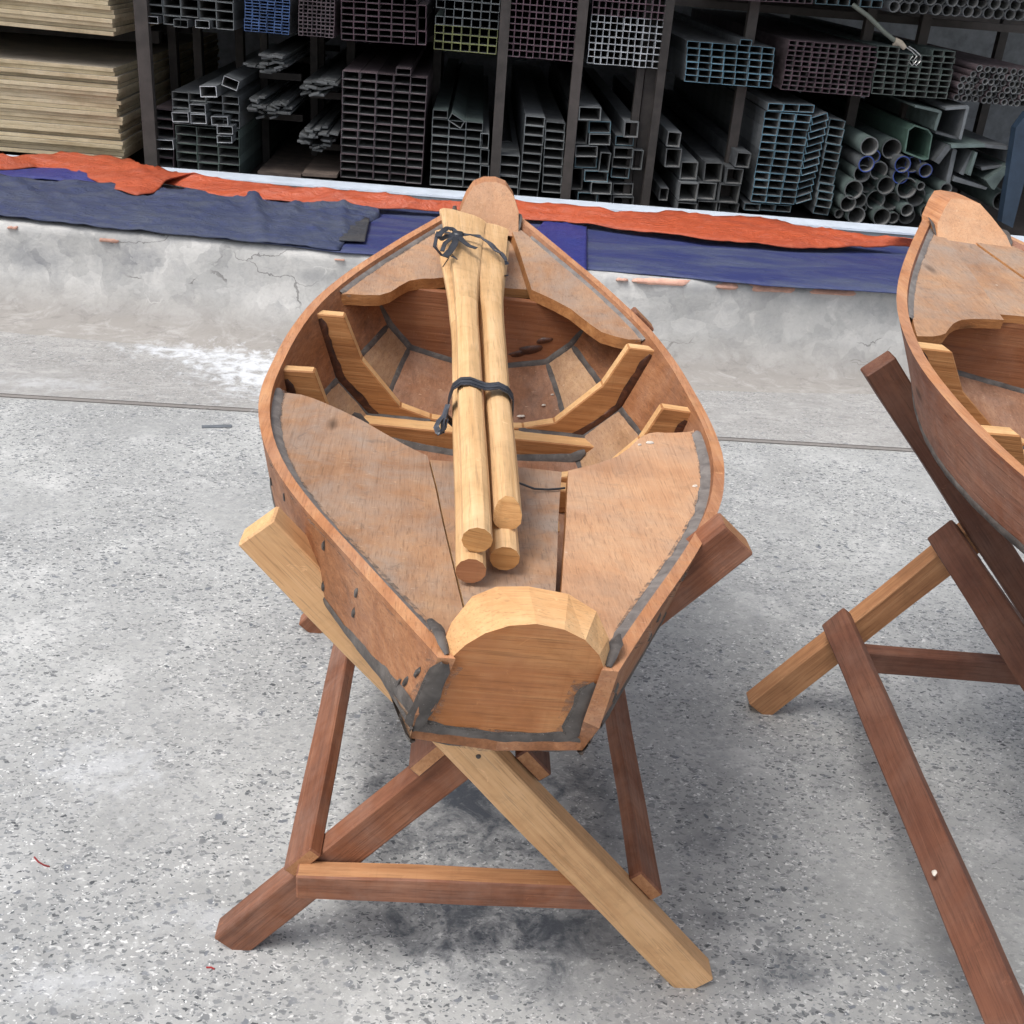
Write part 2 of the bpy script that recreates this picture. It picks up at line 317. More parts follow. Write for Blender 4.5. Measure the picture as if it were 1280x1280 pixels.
M['deepblue'] = cloth_mat('deep_blue_tarp', (46, 52, 120), (58, 64, 126), (78, 84, 142), 7, .5, amt=.5)
M['grey_cloth'] = cloth_mat('grey_blue_cloth', (56, 64, 92), (76, 82, 96), (50, 60, 110), 5, .75)
M['dark_cloth'] = cloth_mat('dark_grey_cloth', (58, 60, 66), (74, 72, 72), (46, 50, 60), 6, .8)
def metal_mat(name, col, var=.25, rough=.5, metal=.0, spec=.5, scale=14):
    b = NB(name); p = b.obj(); n1 = b.noise(p, scale, 5, .65); r = b.rand()
    lo = tuple(int(x * (1 - var)) for x in col); hi = tuple(min(255, int(x * (1 + var))) for x in col)
    c = b.ramp(b.math('ADD', b.math('MULTIPLY', n1, .7), b.math('MULTIPLY', r, .3)), [(.3, s2l(lo)), (.7, s2l(hi))])
    return b.out(c, rough, metal, spec)
M['steel'] = metal_mat('dusty_dark_steel', (98, 101, 103), .25, .6)
M['steel_green'] = metal_mat('green_grey_steel', (90, 102, 99), .25, .6)
M['steel_maroon'] = metal_mat('maroon_steel', (98, 86, 88), .25, .6)
M['inside'] = metal_mat('lit_dusty_tube_inside', (128, 128, 126), .2, .85, 0, .2)  # dust plus daylight on the inner faces, both put into this paler colour
M['galv'] = metal_mat('galvanised_steel', (214, 224, 236), .08, .4, .0, .6, 9)
M['galv_front'] = metal_mat('shaded_galvanised_steel', (112, 118, 124), .12, .5)  # darker copy of galv for the web, its shade put into the colour
M['post'] = metal_mat('rusty_brown_steel', (66, 60, 57), .25, .7)
M['black'] = metal_mat('black_plastic_and_gap_shade', (36, 38, 42), .25, .32, 0, .6)
for n, c in dict(grey=(116, 121, 121), blue=(84, 120, 180), maroon=(108, 82, 92), maroon_dark=(98, 84, 88), yellow=(128, 132, 84), white=(188, 192, 195), cyan=(96, 138, 156), green=(100, 114, 106), teal=(86, 116, 126), steelgrey=(92, 94, 94), bluepaint=(44, 66, 134)).items():
    M['rim_' + n] = metal_mat(n + '_tube_end', c, .22, .55)
M['ply_edge'] = wood('plywood_edge', (180, 160, 126), (204, 186, 152), (216, 200, 168), 'X', grain=.5, streak=.25, blotch=.9, rough=.8)
M['ply_face'] = metal_mat('dusty_plywood_face', (168, 158, 142), .15, .85, 0, .2, 5)
M['brick'] = metal_mat('worn_brick', (204, 160, 142), .14, .9, 0, .2, 30)
M['roof'] = metal_mat('roof_sheet', (176, 178, 180), .1, .6)
M['shed_wall'] = metal_mat('shed_wall_paint', (150, 154, 158), .2, .8)
M['strap'] = metal_mat('black_strap', (44, 46, 52), .45, .38, 0, .6, 60)
M['cord'] = metal_mat('grey_green_cord', (112, 118, 108), .2, .6)
M['bright'] = metal_mat('bright_metal', (214, 214, 210), .1, .25, .7)
M['redbit'] = metal_mat('red_plastic', (140, 40, 40), .2, .5)
M['white_bit'] = metal_mat('white_chip', (214, 206, 194), .06, .7)
M['dark_plate'] = metal_mat('dark_floor_plate', (104, 110, 116), .2, .6)

# ------------------------------------------------------------------ the setting: ground
JY, JW, BIG = 3.853, .006, 120.0
vs = []; fs = []
def quad(a, b_, c, d):
    i = len(vs); vs.extend((a, b_, c, d)); fs.append((i, i + 1, i + 2, i + 3))
edges = [-BIG, JY - .0190, JY - .0100, JY + .0120, JY + .0180, BIG]          # two thin saw cuts with a mortar strip between them
for k in range(5):
    y0, y1 = edges[k], edges[k + 1]; z = -.016 if k in (1, 3) else 0.0
    quad((-BIG, y0, z), (BIG, y0, z), (BIG, y1, z), (-BIG, y1, z))
    if k in (1, 3): quad((-BIG, y0, 0), (BIG, y0, 0), (BIG, y0, z), (-BIG, y0, z)); quad((-BIG, y1, z), (BIG, y1, z), (BIG, y1, 0), (-BIG, y1, 0))
gm = bpy.data.meshes.new('ground'); gm.from_pydata(vs, [], fs); gm.materials.append(ground_mat())
tag(obj('ground', gm), kind='structure')

# low plastered wall with a coved foot and the ledge on top of it
wall_y = spline([-6, -2.2, -.7, .42, 1.8, 6], [4.85, 4.79, 4.64, 4.56, 4.62, 4.7])
LEDGE = .405
prof = [(-.21, -.006), (-.18, .004), (-.135, .016), (-.09, .042), (-.055, .085), (-.03, .15), (-.015, .23), (-.004, .31), (.0, .365), (.006, .388), (.022, .401), (.06, LEDGE), (.5, LEDGE), (1.27, LEDGE), (1.27, -.02)]
NXW = 260; vs = []; fs = []
for i in range(NXW + 1):
    x = -6 + 12 * i / NXW; wy = wall_y(x)
    for j, (dy, z) in enumerate(prof):
        k = 1 if 1 < j < 12 else 0
        a = nz(x * 3.1, j * .4, 1.7) * .012 + nz(x * 11, j * .9, 4.2) * .005
        cove = 1.0 + .35 * nz(x * .8, 3.3)
        vs.append((x, wy + (dy * cove if dy < 0 else dy) + a * k, z + (nz(x * 7, j, 9) * .005 if 8 < j < 11 else 0)))
n = len(prof)
for i in range(NXW):
    for j in range(n - 1): fs.append((i * n + j, (i + 1) * n + j, (i + 1) * n + j + 1, i * n + j + 1))
wall = obj('wall', mesh('wall', vs, fs, wall_mat(), smooth=60)); tag(wall, 'low grey plastered concrete wall running along behind the two boats', 'wall')
for (x0, x1, y0, y1) in ((795, 862, 350, 358), (790, 812, 346, 350), (893, 925, 355, 363), (938, 996, 358, 367), (1010, 1075, 363, 370), (770, 786, 346, 349), (120, 148, 297, 305), (8, 22, 283, 288), (417, 432, 322, 327)):
    a = aty(x0, (y0 + y1) / 2, wall_y(aty(x0, y0, 4.6).x)); c = aty(x1, (y0 + y1) / 2, wall_y(aty(x1, y0, 4.6).x)); m = (a + c) / 2
    z = min(m.z, LEDGE - .018); L_, h_ = abs(c.x - a.x), (y1 - y0) * .0036
    bm = bmesh.new(); bmesh.ops.create_grid(bm, x_segments=8, y_segments=2, size=.5)
    bv = []; 
    for v in bm.verts:
        e = 1 if abs(v.co.x) < .45 and abs(v.co.y) < .45 else 0
        x_ = m.x + v.co.x * L_ + nz(v.co.y * 9, m.x * 3) * .01; z_ = z + v.co.y * h_ * (1 + .5 * nz(v.co.x * 6, m.x * 7))
        v.co = (x_, wall_y(x_) + (-.012 if e else .012) + nz(x_ * 20, z_ * 30) * .002 + (.004 if z_ > .385 else 0), z_)
    me = bpy.data.meshes.new('brick'); bm.to_mesh(me); bm.free(); me.materials.append(M['brick']); me.polygons.foreach_set('use_smooth', [True] * len(me.polygons))
    obj('brick', me, wall)

# ------------------------------------------------------------------ timber
def timber_mesh(name, L_, w_, h_, mats, bev=.003, wob=0.0, seed=0):
    bm = bmesh.new(); bmesh.ops.create_cube(bm, size=1)
    for v in bm.verts: v.co = (v.co.x * L_, v.co.y * w_, v.co.z * h_)
    bmesh.ops.bevel(bm, geom=list(bm.edges), offset=bev, segments=1, affect='EDGES', clamp_overlap=True)
    if wob:
        es = [e for e in bm.edges if abs(e.verts[0].co.x - e.verts[1].co.x) > L_ * .5]
        bmesh.ops.subdivide_edges(bm, edges=es, cuts=14, use_grid_fill=True)
        for v in bm.verts:
            v.co.y += nz(v.co.x * 5 + seed, v.co.y * 20, seed) * wob * .5; v.co.z += nz(v.co.x * 4 + seed, 5, v.co.y * 20) * wob * .5
            v.co.x += nz(v.co.y * 30, v.co.z * 30, seed) * wob * .4
    me = bpy.data.meshes.new(name); bm.normal_update()
    for f in bm.faces: f.material_index = 1 if abs(f.normal.x) > .8 else 0
    bm.to_mesh(me); bm.free()
    for m in mats: me.materials.append(m)
    return me
def timber(name, p0, p1, w_, h_, wdir, mats, parent=None, origin=Vector((0, 0, 0)), bev=.003, wob=.005, topmat=None):
    """box from p0 to p1; w_ is the size along wdir, h_ across both"""
    p0, p1 = Vector(p0), Vector(p1); x = (p1 - p0); L_ = x.length; x.normalize()
    y = Vector(wdir); y = (y - x * y.dot(x)).normalized(); z = x.cross(y)
    m = Matrix((x, y, z)).transposed().to_4x4(); m.translation = (p0 + p1) / 2 - origin
    o = obj(name, timber_mesh(name, L_, w_, h_, mats, bev, wob, p0.x * 7 + p0.z * 3), parent, m)
    if topmat:
        o.data.materials.append(topmat)
        for f in o.data.polygons:
            if (m.to_3x3() @ f.normal).z > .8: f.material_index = 2
    return o

# ------------------------------------------------------------------ trestle under the near boat
def X(a, b_): return Vector(a), Vector(b_)
t1 = empty('trestle', (0.05, 1.9, 0)); O1 = Vector(t1.location)
tag(t1, 'wooden X trestle with one pale leg under the boat that carries the paddles', 'trestle', 'wooden trestles carrying the boats')
LW, LT = .066, .047
SL, SM, SR, SD, CUT = M['stand_light'], M['stand_mid'], M['stand_red'], M['stand_dark'], M['cut']
o = timber('leg', (.473, 1.379, .0), (-.268, 1.379, .858), LW, LT, (.75, 0, .66), (SL, CUT), t1, O1); o['label'] = 'pale yellow leg of the trestle'
o = timber('leg', (-.348, 1.4265, .002), (.412, 1.4265, .862), LW, LT, (-.75, 0, .66), (SR, SM), t1, O1)
o = timber('leg', (-.352, 2.43, .002), (.405, 2.43, .872), .06, .045, (-.75, 0, .66), (SR, SM), t1, O1)
o = timber('leg', (.47, 2.477, .002), (-.29, 2.477, .862), .06, .045, (.75, 0, .66), (SR, SM), t1, O1)
nl = Vector((-.75, 0, .66)); nr = Vector((.757, 0, .653)); dl = Vector((.66, 0, .75)); dr = Vector((-.653, 0, .757))
rl = .033 + .0135
def on_dark(s): return Vector((-.348, 0, .002)) + dl * s + nl * rl
def on_light(s): return Vector((.473, 0, 0)) + dr * s + nr * rl
for c, side, d, mt in ((on_dark(.255), nl, dl, SR), (on_light(.225), nr, dr, SR), (on_dark(.555), nl, dl, SD), (on_light(.55), nr, dr, SD)):
    timber('rail', (c.x, 1.388, c.z), (c.x, 2.50, c.z), .066, .026, d, (mt, SM), t1, O1)
timber('stretcher', (-.222, 1.379, .197), (.285, 1.379, .197), .052, .038, (0, 0, 1), (SR, SM), t1, O1, topmat=SM)
timber('stretcher', (-.2, 2.477, .2), (.2, 2.477, .2), .05, .04, (0, 0, 1), (SR, SM), t1, O1)
def disc(name, c, nrm, r, mt, parent, origin, th=.002):
    bm = bmesh.new(); bmesh.ops.create_cone(bm, cap_ends=True, segments=10, radius1=r, radius2=r * .8, depth=th)
    me = bpy.data.meshes.new(name); bm.to_mesh(me); bm.free(); me.materials.append(mt)
    q = Vector(nrm).to_track_quat('Z', 'Y').to_matrix().to_4x4(); q.translation = Vector(c) - origin
    return obj(name, me, parent, q)
cr = aty(598, 946, 1.354); disc('nail', cr, (0, -1, 0), .0042, M['post'], t1, O1)

# trestle under the far-right boat
t2 = empty('trestle', (1.12, 1.65, 0)); O2 = Vector(t2.location)
tag(t2, 'dark red wooden trestle with a pale back leg, under the boat at the right edge', 'trestle', 'wooden trestles carrying the boats')
o = timber('leg', (.757, 2.178, .006), (1.52, 2.178, .945), .066, .047, (-.77, 0, .62), (SM, CUT), t2, O2); o['label'] = 'pale back leg of the dark red trestle'
timber('leg', (.836, 2.13, .901), (1.625, 2.13, .003), .066, .047, (.75, 0, .66), (SD, SD), t2, O2)
timber('leg', (.72, .86, .003), (1.46, .86, .9), .066, .047, (-.77, 0, .62), (SD, SD), t2, O2)
timber('leg', (.81, .908, .9), (1.60, .908, .003), .066, .047, (.75, 0, .66), (SD, SD), t2, O2)
d2 = Vector((.62, 0, .785)); n2 = Vector((-.785, 0, .62))
a2 = Vector((.748, 0, .01))
for s, ext, mt in ((.295, 2.165, SD), (.60, 2.165, SD)):
    c = a2 + d2 * s + n2 * (.033 + .014)
    timber('rail', (c.x, ext, c.z), (c.x - d2.x * .06, .83, c.z - d2.z * .06), .066, .028, d2, (mt, SM), t2, O2)
timber('stretcher', (.93, 2.085, .222), (1.40, 2.085, .205), .055, .04, (0, 0, 1), (SD, SD), t2, O2)

# ------------------------------------------------------------------ boats
BL = 1.8074
KW = [BL * i / 7 for i in range(8)]
w_rim = spline(KW, [.100, .219, .334, .401, .401, .356, .239, .085])
z_rim = spline([BL * i / 3 for i in range(4)], [.131, .076, .106, .221])
KY = [0, .3, .6, .9, 1.22, 1.45, 1.65, 1.81]
w_c1 = spline(KY, [.100, .213, .334, .382, .324, .228, .132, .060]); z_c1 = spline(KY, [.045, -.034, -.050, -.056, -.045, .014, .090, .150])
w_c2 = spline(KY, [.094, .155, .210, .238, .218, .165, .098, .046]); z_c2 = spline(KY, [.004, -.085, -.138, -.162, -.148, -.044, .046, .122])
z_k = spline(KY, [-.006, -.097, -.153, -.178, -.168, -.078, .028, .112])
def sk(y): return -.018 * math.exp(-max(y, 0) / .35)          # the stern of the hull leans a little to the left
TH = .019
def sec(y, s, level, inner=False):
    t = TH if inner else 0.0; k = sk(y)
    if level == 'rim': return Vector((s * (w_rim(y) - t), y, z_rim(y)))
    if level == 'c1': return Vector((s * (w_c1(y) - t * 1.05) + k * .6, y, z_c1(y) + t * .45))
    if level == 'c2': return Vector((s * (w_c2(y) - t * .35) + k, y, z_c2(y) + t))
    return Vector((k, y, z_k(y) + t))
Y0 = {'rim': -.004, 'c1': .012, 'c2': .030, 'k': .032}; Y1 = {'rim': 1.803, 'c1': 1.785, 'c2': 1.765, 'k': 1.76}
NS = 44
def plank(name, s, la, lb, mats, parent, rough_seed=0, gap=.0):
    vs = []; fs = []; mi = []
    for i in range(NS + 1):
        f = i / NS
        ya = Y0[la] + (Y1[la] - Y0[la]) * f; yb = Y0[lb] + (Y1[lb] - Y0[lb]) * f
        A, B, Bi, Ai = sec(ya, s, la), sec(yb, s, lb), sec(yb, s, lb, True), sec(ya, s, la, True)
        j = Vector((nz(f * 9 + rough_seed, 1) * .002, 0, nz(f * 12 + rough_seed, 3) * .0022))
        if la == 'rim': A = A + j; Ai = Ai + j * .6
        vs += [A, A.lerp(B, .5), B, Bi, Bi.lerp(Ai, .5), Ai]
    for i in range(NS):
        for j in range(6):
            fs.append((i * 6 + j, i * 6 + (j + 1) % 6, (i + 1) * 6 + (j + 1) % 6, (i + 1) * 6 + j)); mi.append(1 if j == 5 and la == 'rim' else 0)
    fs.append(tuple(range(6))); mi.append(1); fs.append(tuple(range(NS * 6, NS * 6 + 6))); mi.append(1)
    return obj(name, mesh(name, vs, fs, mats, mi, smooth=35), parent)
def bead(path, normals, wid, hgt, mt, name, parent, seed=0, jit=.35, smear=0.0):
    """irregular caulking bead along a path lying on a surface"""
    prof = ((-1, -.35), (-.6, .6), (0, .8), (.6, .6), (1, -.35)); hgt = min(hgt, .0024); vs = []; fs = []
    pts = []
    for a, b_ in zip(path, path[1:]):
        n_ = max(1, int((b_ - a).length / .012))
        for k in range(n_): pts.append(a.lerp(b_, k / n_))
    pts.append(path[-1]); N = len(pts)
    for i, p in enumerate(pts):
        t = (pts[min(i + 1, N - 1)] - pts[max(i - 1, 0)]).normalized()
        nn = normals[min(int(i / N * len(normals)), len(normals) - 1)] if isinstance(normals, list) else normals
        u = t.cross(nn).normalized(); up = u.cross(t)
        e = .35 if i in (0, N - 1) else 1
        for k, (a, h_) in enumerate(prof):
            q = 1 + jit * nz(i * .33 + seed * 5, k * 1.3, seed) + jit * .6 * nz(i * 1.1, k, seed + 3)
            vs.append(p + u * (a * wid * q * e) + up * (h_ * hgt * (1 + .4 * nz(i * .5, k + 9, seed))))
    for i in range(N - 1):
        for k in range(4): fs.append((i * 5 + k, i * 5 + k + 1, (i + 1) * 5 + k + 1, (i + 1) * 5 + k))
    mi = [0] * len(fs)
    if smear:                                         # thin wiped film either side of the bead
        o_ = len(vs)
        for i, p in enumerate(pts):
            t = (pts[min(i + 1, N - 1)] - pts[max(i - 1, 0)]).normalized(); nn = normals if not isinstance(normals, list) else normals[0]
            u = t.cross(nn).normalized(); up = u.cross(t); q = 1 + .5 * nz(i * .21, seed, 8)
            vs += [p - u * (wid * smear * q) + up * .0004, p + u * (wid * smear * q) + up * .0004]
        for i in range(N - 1): fs.append((o_ + 2 * i, o_ + 2 * i + 1, o_ + 2 * i + 3, o_ + 2 * i + 2)); mi.append(1)
    return obj(name, mesh(name, vs, fs, (mt, M['smear']), mi, smooth=70), parent)
def slab(name, poly, y0, y1, mats, parent, bev=.0025, edge=1):
    """flat board standing across the boat: outline in x, z and thickness along y"""
    bm = bmesh.new(); va = [bm.verts.new((x, y0, z)) for x, z in poly]; vb = [bm.verts.new((x, y1, z)) for x, z in poly]; n_ = len(poly)
    bm.faces.new(va); bm.faces.new(list(reversed(vb)))
    for i in range(n_): f = bm.faces.new((va[i], vb[i], vb[(i + 1) % n_], va[(i + 1) % n_])); f.material_index = edge
    bmesh.ops.recalc_face_normals(bm, faces=bm.faces)
    bmesh.ops.bevel(bm, geom=list(bm.edges), offset=bev, segments=1, affect='EDGES', clamp_overlap=True)
    me = bpy.data.meshes.new(name); bm.to_mesh(me); bm.free()
    for m in mats: me.materials.append(m)
    return obj(name, me, parent)
def deck_plank(name, inner, outer, ystart, front, mats, parent, off, th=.02, seed=0, nv=22):
    """board following the sheer; inner(y), outer(y) give its side edges, front is the cut edge as (x, y) points"""
    n_ = len(front) - 1; grid = []
    for k, (fx, fy) in enumerate(front):
        den = outer(fy) - inner(fy); fF = (fx - inner(fy)) / den; row = []
        fF = max(0, min(1, fF)) if 0 < k < n_ else (1.0 if k == 0 else 0.0)
        f0 = 1 - k / n_
        for v in range(nv + 1):
            t = v / nv; y = ystart + (fy - ystart) * t; f = f0 + (fF - f0) * t
            x = inner(y) + (outer(y) - inner(y)) * f
            row.append(Vector((x, y, z_rim(y) + off + nz(x * 6, y * 6, seed) * .0015)))
        grid.append(row)
    vs = []; fs = []; mi = []; C_ = nv + 1; Nn = n_ + 1
    for lev in (0, 1):
        for k in range(Nn):
            for v in range(C_): vs.append(grid[k][v] - Vector((0, 0, th if lev else 0)))
    q = Nn * C_
    for k in range(n_):
        for v in range(nv):
            a = k * C_ + v; fs.append((a, a + C_, a + C_ + 1, a + 1)); mi.append(0)
            fs.append((q + a, q + a + 1, q + a + C_ + 1, q + a + C_)); mi.append(0)
        a = k * C_ + nv; fs.append((a, a + C_, q + a + C_, q + a)); mi.append(1)
        a = k * C_; fs.append((a, q + a, q + a + C_, a + C_)); mi.append(1)
    for v in range(nv):
        for k in (0, n_):
            a = k * C_ + v; fs.append((a, a + 1, q + a + 1, q + a)); mi.append(1)
    return obj(name, mesh(name, vs, fs, mats, mi, smooth=40), parent)
def blob(name, c, ax, up, a, b_, mt, parent, seed):
    n_ = 11; vs = []; u = Vector(ax).normalized(); nn = Vector(up).normalized(); v_ = nn.cross(u)
    for ring, (rr, h_) in enumerate(((1, -.0008), (.7, .0016))):
        for i in range(n_):
            t = 2 * math.pi * i / n_; q = 1 + .4 * nz(i * .9, seed, ring * .2)
            vs.append(Vector(c) + u * (math.cos(t) * a * rr * q) + v_ * (math.sin(t) * b_ * rr * q) + nn * h_)
    fs = [(i, (i + 1) % n_, n_ + (i + 1) % n_, n_ + i) for i in range(n_)] + [tuple(range(n_, 2 * n_))]
    return obj(name, mesh(name, vs, fs, mt, smooth=60), parent)

def make_boat(loc, rot, scale, seed, near=True):
    b = empty('boat', loc, rot, scale)
    hull = (M['hull'] if near else M['hull_red'], M['rimwood'])
    for s in (-1, 1):
        plank('side_plank', s, 'rim', 'c1', hull, b, seed + s)
        plank('bilge_plank', s, 'c1', 'c2', (M['bilge'], M['hull']), b, seed + s)
        plank('bottom_plank', s, 'c2', 'k', (M['bottom'], M['hull']), b, seed + s)
    T, up = M['tar'], Vector((0, 0, 1))
    # seams inside
    for lev, wd in (('c1', .010), ('c2', .011)):
        for s in (-1, 1):
            ys = [.62 + (1.445 - .62) * i / 16 for i in range(17)]
            nr = (Vector((-s * .8, 0, .6)) if lev == 'c1' else Vector((-s * .45, 0, .9))).normalized()
            bead([sec(y, s, lev, True) for y in ys], nr, wd, .003, T, 'caulking', b, seed + s * 3 + wd * 100)
    bead([sec(.62 + .825 * i / 16, 1, 'k', True) for i in range(17)], up, .010, .003, T, 'caulking', b, seed + 9)
    # seams outside on the hull
    for s in (-1, 1):
        ys = [.02 + 1.5 * i / 30 for i in range(31)]
        bead([sec(y, s, 'c1') for y in ys], Vector((s * .9, 0, -.3)), .0095, .003, T, 'caulking', b, seed + s * 2 + 20)
        bead([sec(.015 + .26 * i / 12, s, 'c1') + Vector((0, 0, .006)) for i in range(13)], Vector((s * .98, 0, -.1)), .012, .003, T, 'caulking', b, seed + s * 2 + 28, jit=.6)
        bead([sec(.015 + .30 * i / 12, s, 'c1').lerp(sec(.015 + .30 * i / 12, s, 'c2'), .55) for i in range(13)], Vector((s * .9, 0, -.4)), .007, .002, T, 'caulking', b, seed + s * 2 + 29, jit=.6)
        bead([sec(y, s, 'c2') for y in ys], Vector((s * .6, 0, -.8)), .008, .003, T, 'caulking', b, seed + s * 2 + 24)
    # transom: thick board with a rounded, hewn top
    def ty(z): return .003 + (.13 - z) * .24
    bot = [(-.0985 + .6 * sk(0), .045), (-.092 + sk(.03), .010), (sk(.03), .0), (.092 + sk(.03), .010), (.0985 + .6 * sk(0), .045)]
    topf = [(.0865, .122), (.074, .149), (.055, .170), (.03, .183), (.0, .188), (-.028, .182), (-.052, .168), (-.070, .149), (-.085, .124)]
    topb = [(.093, .128), (.088, .152), (.072, .176), (.04, .188), (-.005, .193), (-.04, .190), (-.066, .179), (-.086, .154), (-.093, .130)]
    fr = [Vector((x, ty(z), z)) for x, z in bot] + [Vector((x, ty(z), z)) for x, z in topf]
    bk = [Vector((x, ty(z) + .045, z)) for x, z in bot] + [Vector((x, .016 + .040 * (1 - min(1, abs(x) / .098) ** 4) + nz(x * 30, 2) * .004, z)) for x, z in topb]
    n_ = len(fr); vs = fr + bk; fs = [tuple(range(n_)), tuple(range(2 * n_ - 1, n_ - 1, -1))]; mi = [0, 0]
    for i in range(n_): fs.append((i, n_ + i, n_ + (i + 1) % n_, (i + 1) % n_)); mi.append(1)
    tr = obj('transom', mesh('transom', vs, fs, (M['transom'], M['hewn']), mi), b)
    fn = Vector((0, -.97, -.23)).normalized()
    def fpt(x, z, d=.001): return Vector((x, ty(z) - d, z))
    bead([fpt(-.090, .126, .009), fpt(-.100, .088, .010), fpt(-.109, .045, .010), fpt(-.113, .010, .006)], fn, .0125, .004, M['tar_brown'], 'caulking', tr, seed + 31, jit=.25, smear=1.7)
    bead([fpt(-.118, .008), fpt(-.07, -.001), fpt(-.018, -.004), fpt(.03, -.002), fpt(.080, .006)], fn, .0165, .004, M['tar_brown'], 'caulking', tr, seed + 32, jit=.25, smear=1.1)
    bead([fpt(.066, .010), fpt(.073, .04), fpt(.078, .08), fpt(.081, .106)], fn, .0165, .004, M['tar_brown'], 'caulking', tr, seed + 33, jit=.25, smear=1.7)
    for s in (-1, 1):
        bead([Vector((s * .088, .003, .131)), Vector((s * .096, .03, .140)), Vector((s * .108, .065, .134))], Vector((-s * .2, -.2, 1)), .0075, .003, T, 'caulking', tr, seed + 34 + s, jit=.8)
    # frames across the bottom
    F = (M['frame'], M['cut'])
    for s in (-1, 1):
        pa = [(.354, .100), (.296, .101), (.255, .012), (.166, -.084), (.10, -.103), (.002, -.112), (.002, -.149), (.10, -.142), (.209, -.128), (.304, -.037)]
        slab('frame_arm', [(s * x, z) for x, z in pa], 1.226, 1.258, F, b)
        pb = [(.389, .070), (.328, .073), (.298, .000), (.235, -.075), (.12, -.10), (.12, -.15), (.228, -.140), (.358, -.045)]
        slab('frame_arm', [(s * x, z) for x, z in pb], .967, .995, F, b)
        for yy, pts in ((1.224, ((.352, .088), (.330, .030), (.304, -.037), (.255, -.086), (.209, -.128))), (.964, ((.386, .050), (.372, .0), (.357, -.045), (.29, -.095), (.228, -.14)))):
            pth = [Vector((s * x, yy, z)) for x, z in pts]
            bead([p + Vector((-s * .008, .0005, .004)) for p in pth], Vector((0, -1, 0)), .0095, .0012, M['resin'], 'resin_stain', b, seed + 40 + s + yy, jit=.7)
            bead([p + Vector((s * .003, -.003, 0)) for p in pth], Vector((-s * .6, -.7, .35)), .0095, .006, T, 'caulking', b, seed + 50 + s + yy)
    slab('floor_timber', [(-.250, -.106), (.262, -.108), (.215, -.138), (.0, -.160), (-.21, -.138)], 1.172, 1.2225, F, b)
    bead([Vector((x, 1.168, z)) for x, z in ((-.262, -.085), (-.215, -.132), (-.1, -.147), (0, -.155), (.1, -.147), (.205, -.134), (.232, -.118))], Vector((0, -.7, .7)), .013, .0035, T, 'caulking', b, seed + 61)
    bead([Vector((x, 1.223, -.106)) for x in (-.262, -.2, -.10)], Vector((0, -.3, .95)), .009, .003, T, 'caulking', b, seed + 62)
    bead([Vector((x, 1.223, -.106)) for x in (.09, .18, .27)], Vector((0, -.3, .95)), .010, .003, T, 'caulking', b, seed + 63)
    slab('floor_timber', [(-.25, -.10), (.25, -.10), (.21, -.145), (.0, -.16), (-.21, -.145)], .925, .966, F, b)
    # bulkhead under the foredeck
    yb = 1.448 if near else 1.422; zc = z_rim(yb) - .034
    pol = [(-w_rim(yb) + TH, zc)] + [(sec(yb, -1, l, True).x, sec(yb, -1, l, True).z) for l in ('c1', 'c2')] + [(0, sec(yb, 1, 'k', True).z)] + [(sec(yb, 1, l, True).x, sec(yb, 1, l, True).z) for l in ('c2', 'c1')] + [(w_rim(yb) - TH, zc)]
    slab('bulkhead', pol, yb, yb + .02, (M['bulk'], M['bulk']), b)
    bead([Vector((x * .985, yb - .002, z + .002)) for x, z in pol[:-1]] + [Vector((pol[-1][0] * .985, yb - .002, pol[-1][1]))], Vector((0, -.75, .5)), .0095, .006, T, 'caulking', b, seed + 71)
    if near:
        for k, (x, z, a) in enumerate(((.115, .0, .03), (.145, .025, .02), (.09, -.012, .022))): blob('resin_stain', (x, yb - .002, z), (1, 0, .3), (0, -1, 0), a, a * .35, M['resin'], b, seed + k)
    # foredeck
    FO = -.012
    inl = lin([(1.28, -.088), (1.48, -.092), (1.66, -.088), (1.79, -.062)] if near else [(1.28, -.138), (1.40, -.120), (1.53, -.094), (1.69, -.067), (1.79, -.055)])
    inr = lin([(1.28, .104), (1.46, .101), (1.62, .082), (1.79, .057)] if near else [(1.28, .10), (1.46, .062), (1.6, .030), (1.7, .010), (1.79, -.006)])
    outl = lambda y: -(w_rim(y) - TH - .011); outr = lambda y: w_rim(y) - TH - .011
    D = (M['deck'], M['frame'])
    fl = [(-.322, 1.335), (-.300, 1.340), (-.262, 1.345), (-.232, 1.352), (-.210, 1.372), (-.192, 1.405), (-.172, 1.435), (-.145, 1.452), (-.118, 1.460), (-.092, 1.474)]
    if not near: fl = [(-.337, 1.276), (-.318, 1.279), (-.301, 1.283), (-.285, 1.291), (-.271, 1.301), (-.255, 1.322), (-.238, 1.343), (-.222, 1.358), (-.208, 1.368), (-.185, 1.377), (-.164, 1.383), (-.140, 1.388), (-.121, 1.391)]
    fr_ = [(.325, 1.278), (.300, 1.272), (.272, 1.280), (.245, 1.292), (.226, 1.318), (.205, 1.352), (.185, 1.386), (.150, 1.420), (.125, 1.440), (.101, 1.458)]
    def edge(f, s): return [(s * (w_rim(f[0][1]) - TH - .012), f[0][1])] + f[1:]
    deck_plank('foredeck_plank', inl, outl, 1.775, edge(fl, -1), D, b, FO, .024, seed)
    deck_plank('foredeck_plank', inr, outr, 1.775, edge(fr_, 1), D, b, FO + .001, .024, seed + 1)
    deck_plank('foredeck_plank', lambda y: inr(y) + (.012 if near else -.003), lambda y: inl(y) - (.012 if near else -.003), 1.775, [(-.1, 1.500), (-.05, 1.502), (.0, 1.506), (.06, 1.51), (.112, 1.515)] if near else [(-.12, 1.418), (-.08, 1.422), (-.04, 1.424), (.02, 1.424), (.07, 1.42)], D, b, FO - (.026 if near else .003), .02, seed + 2)
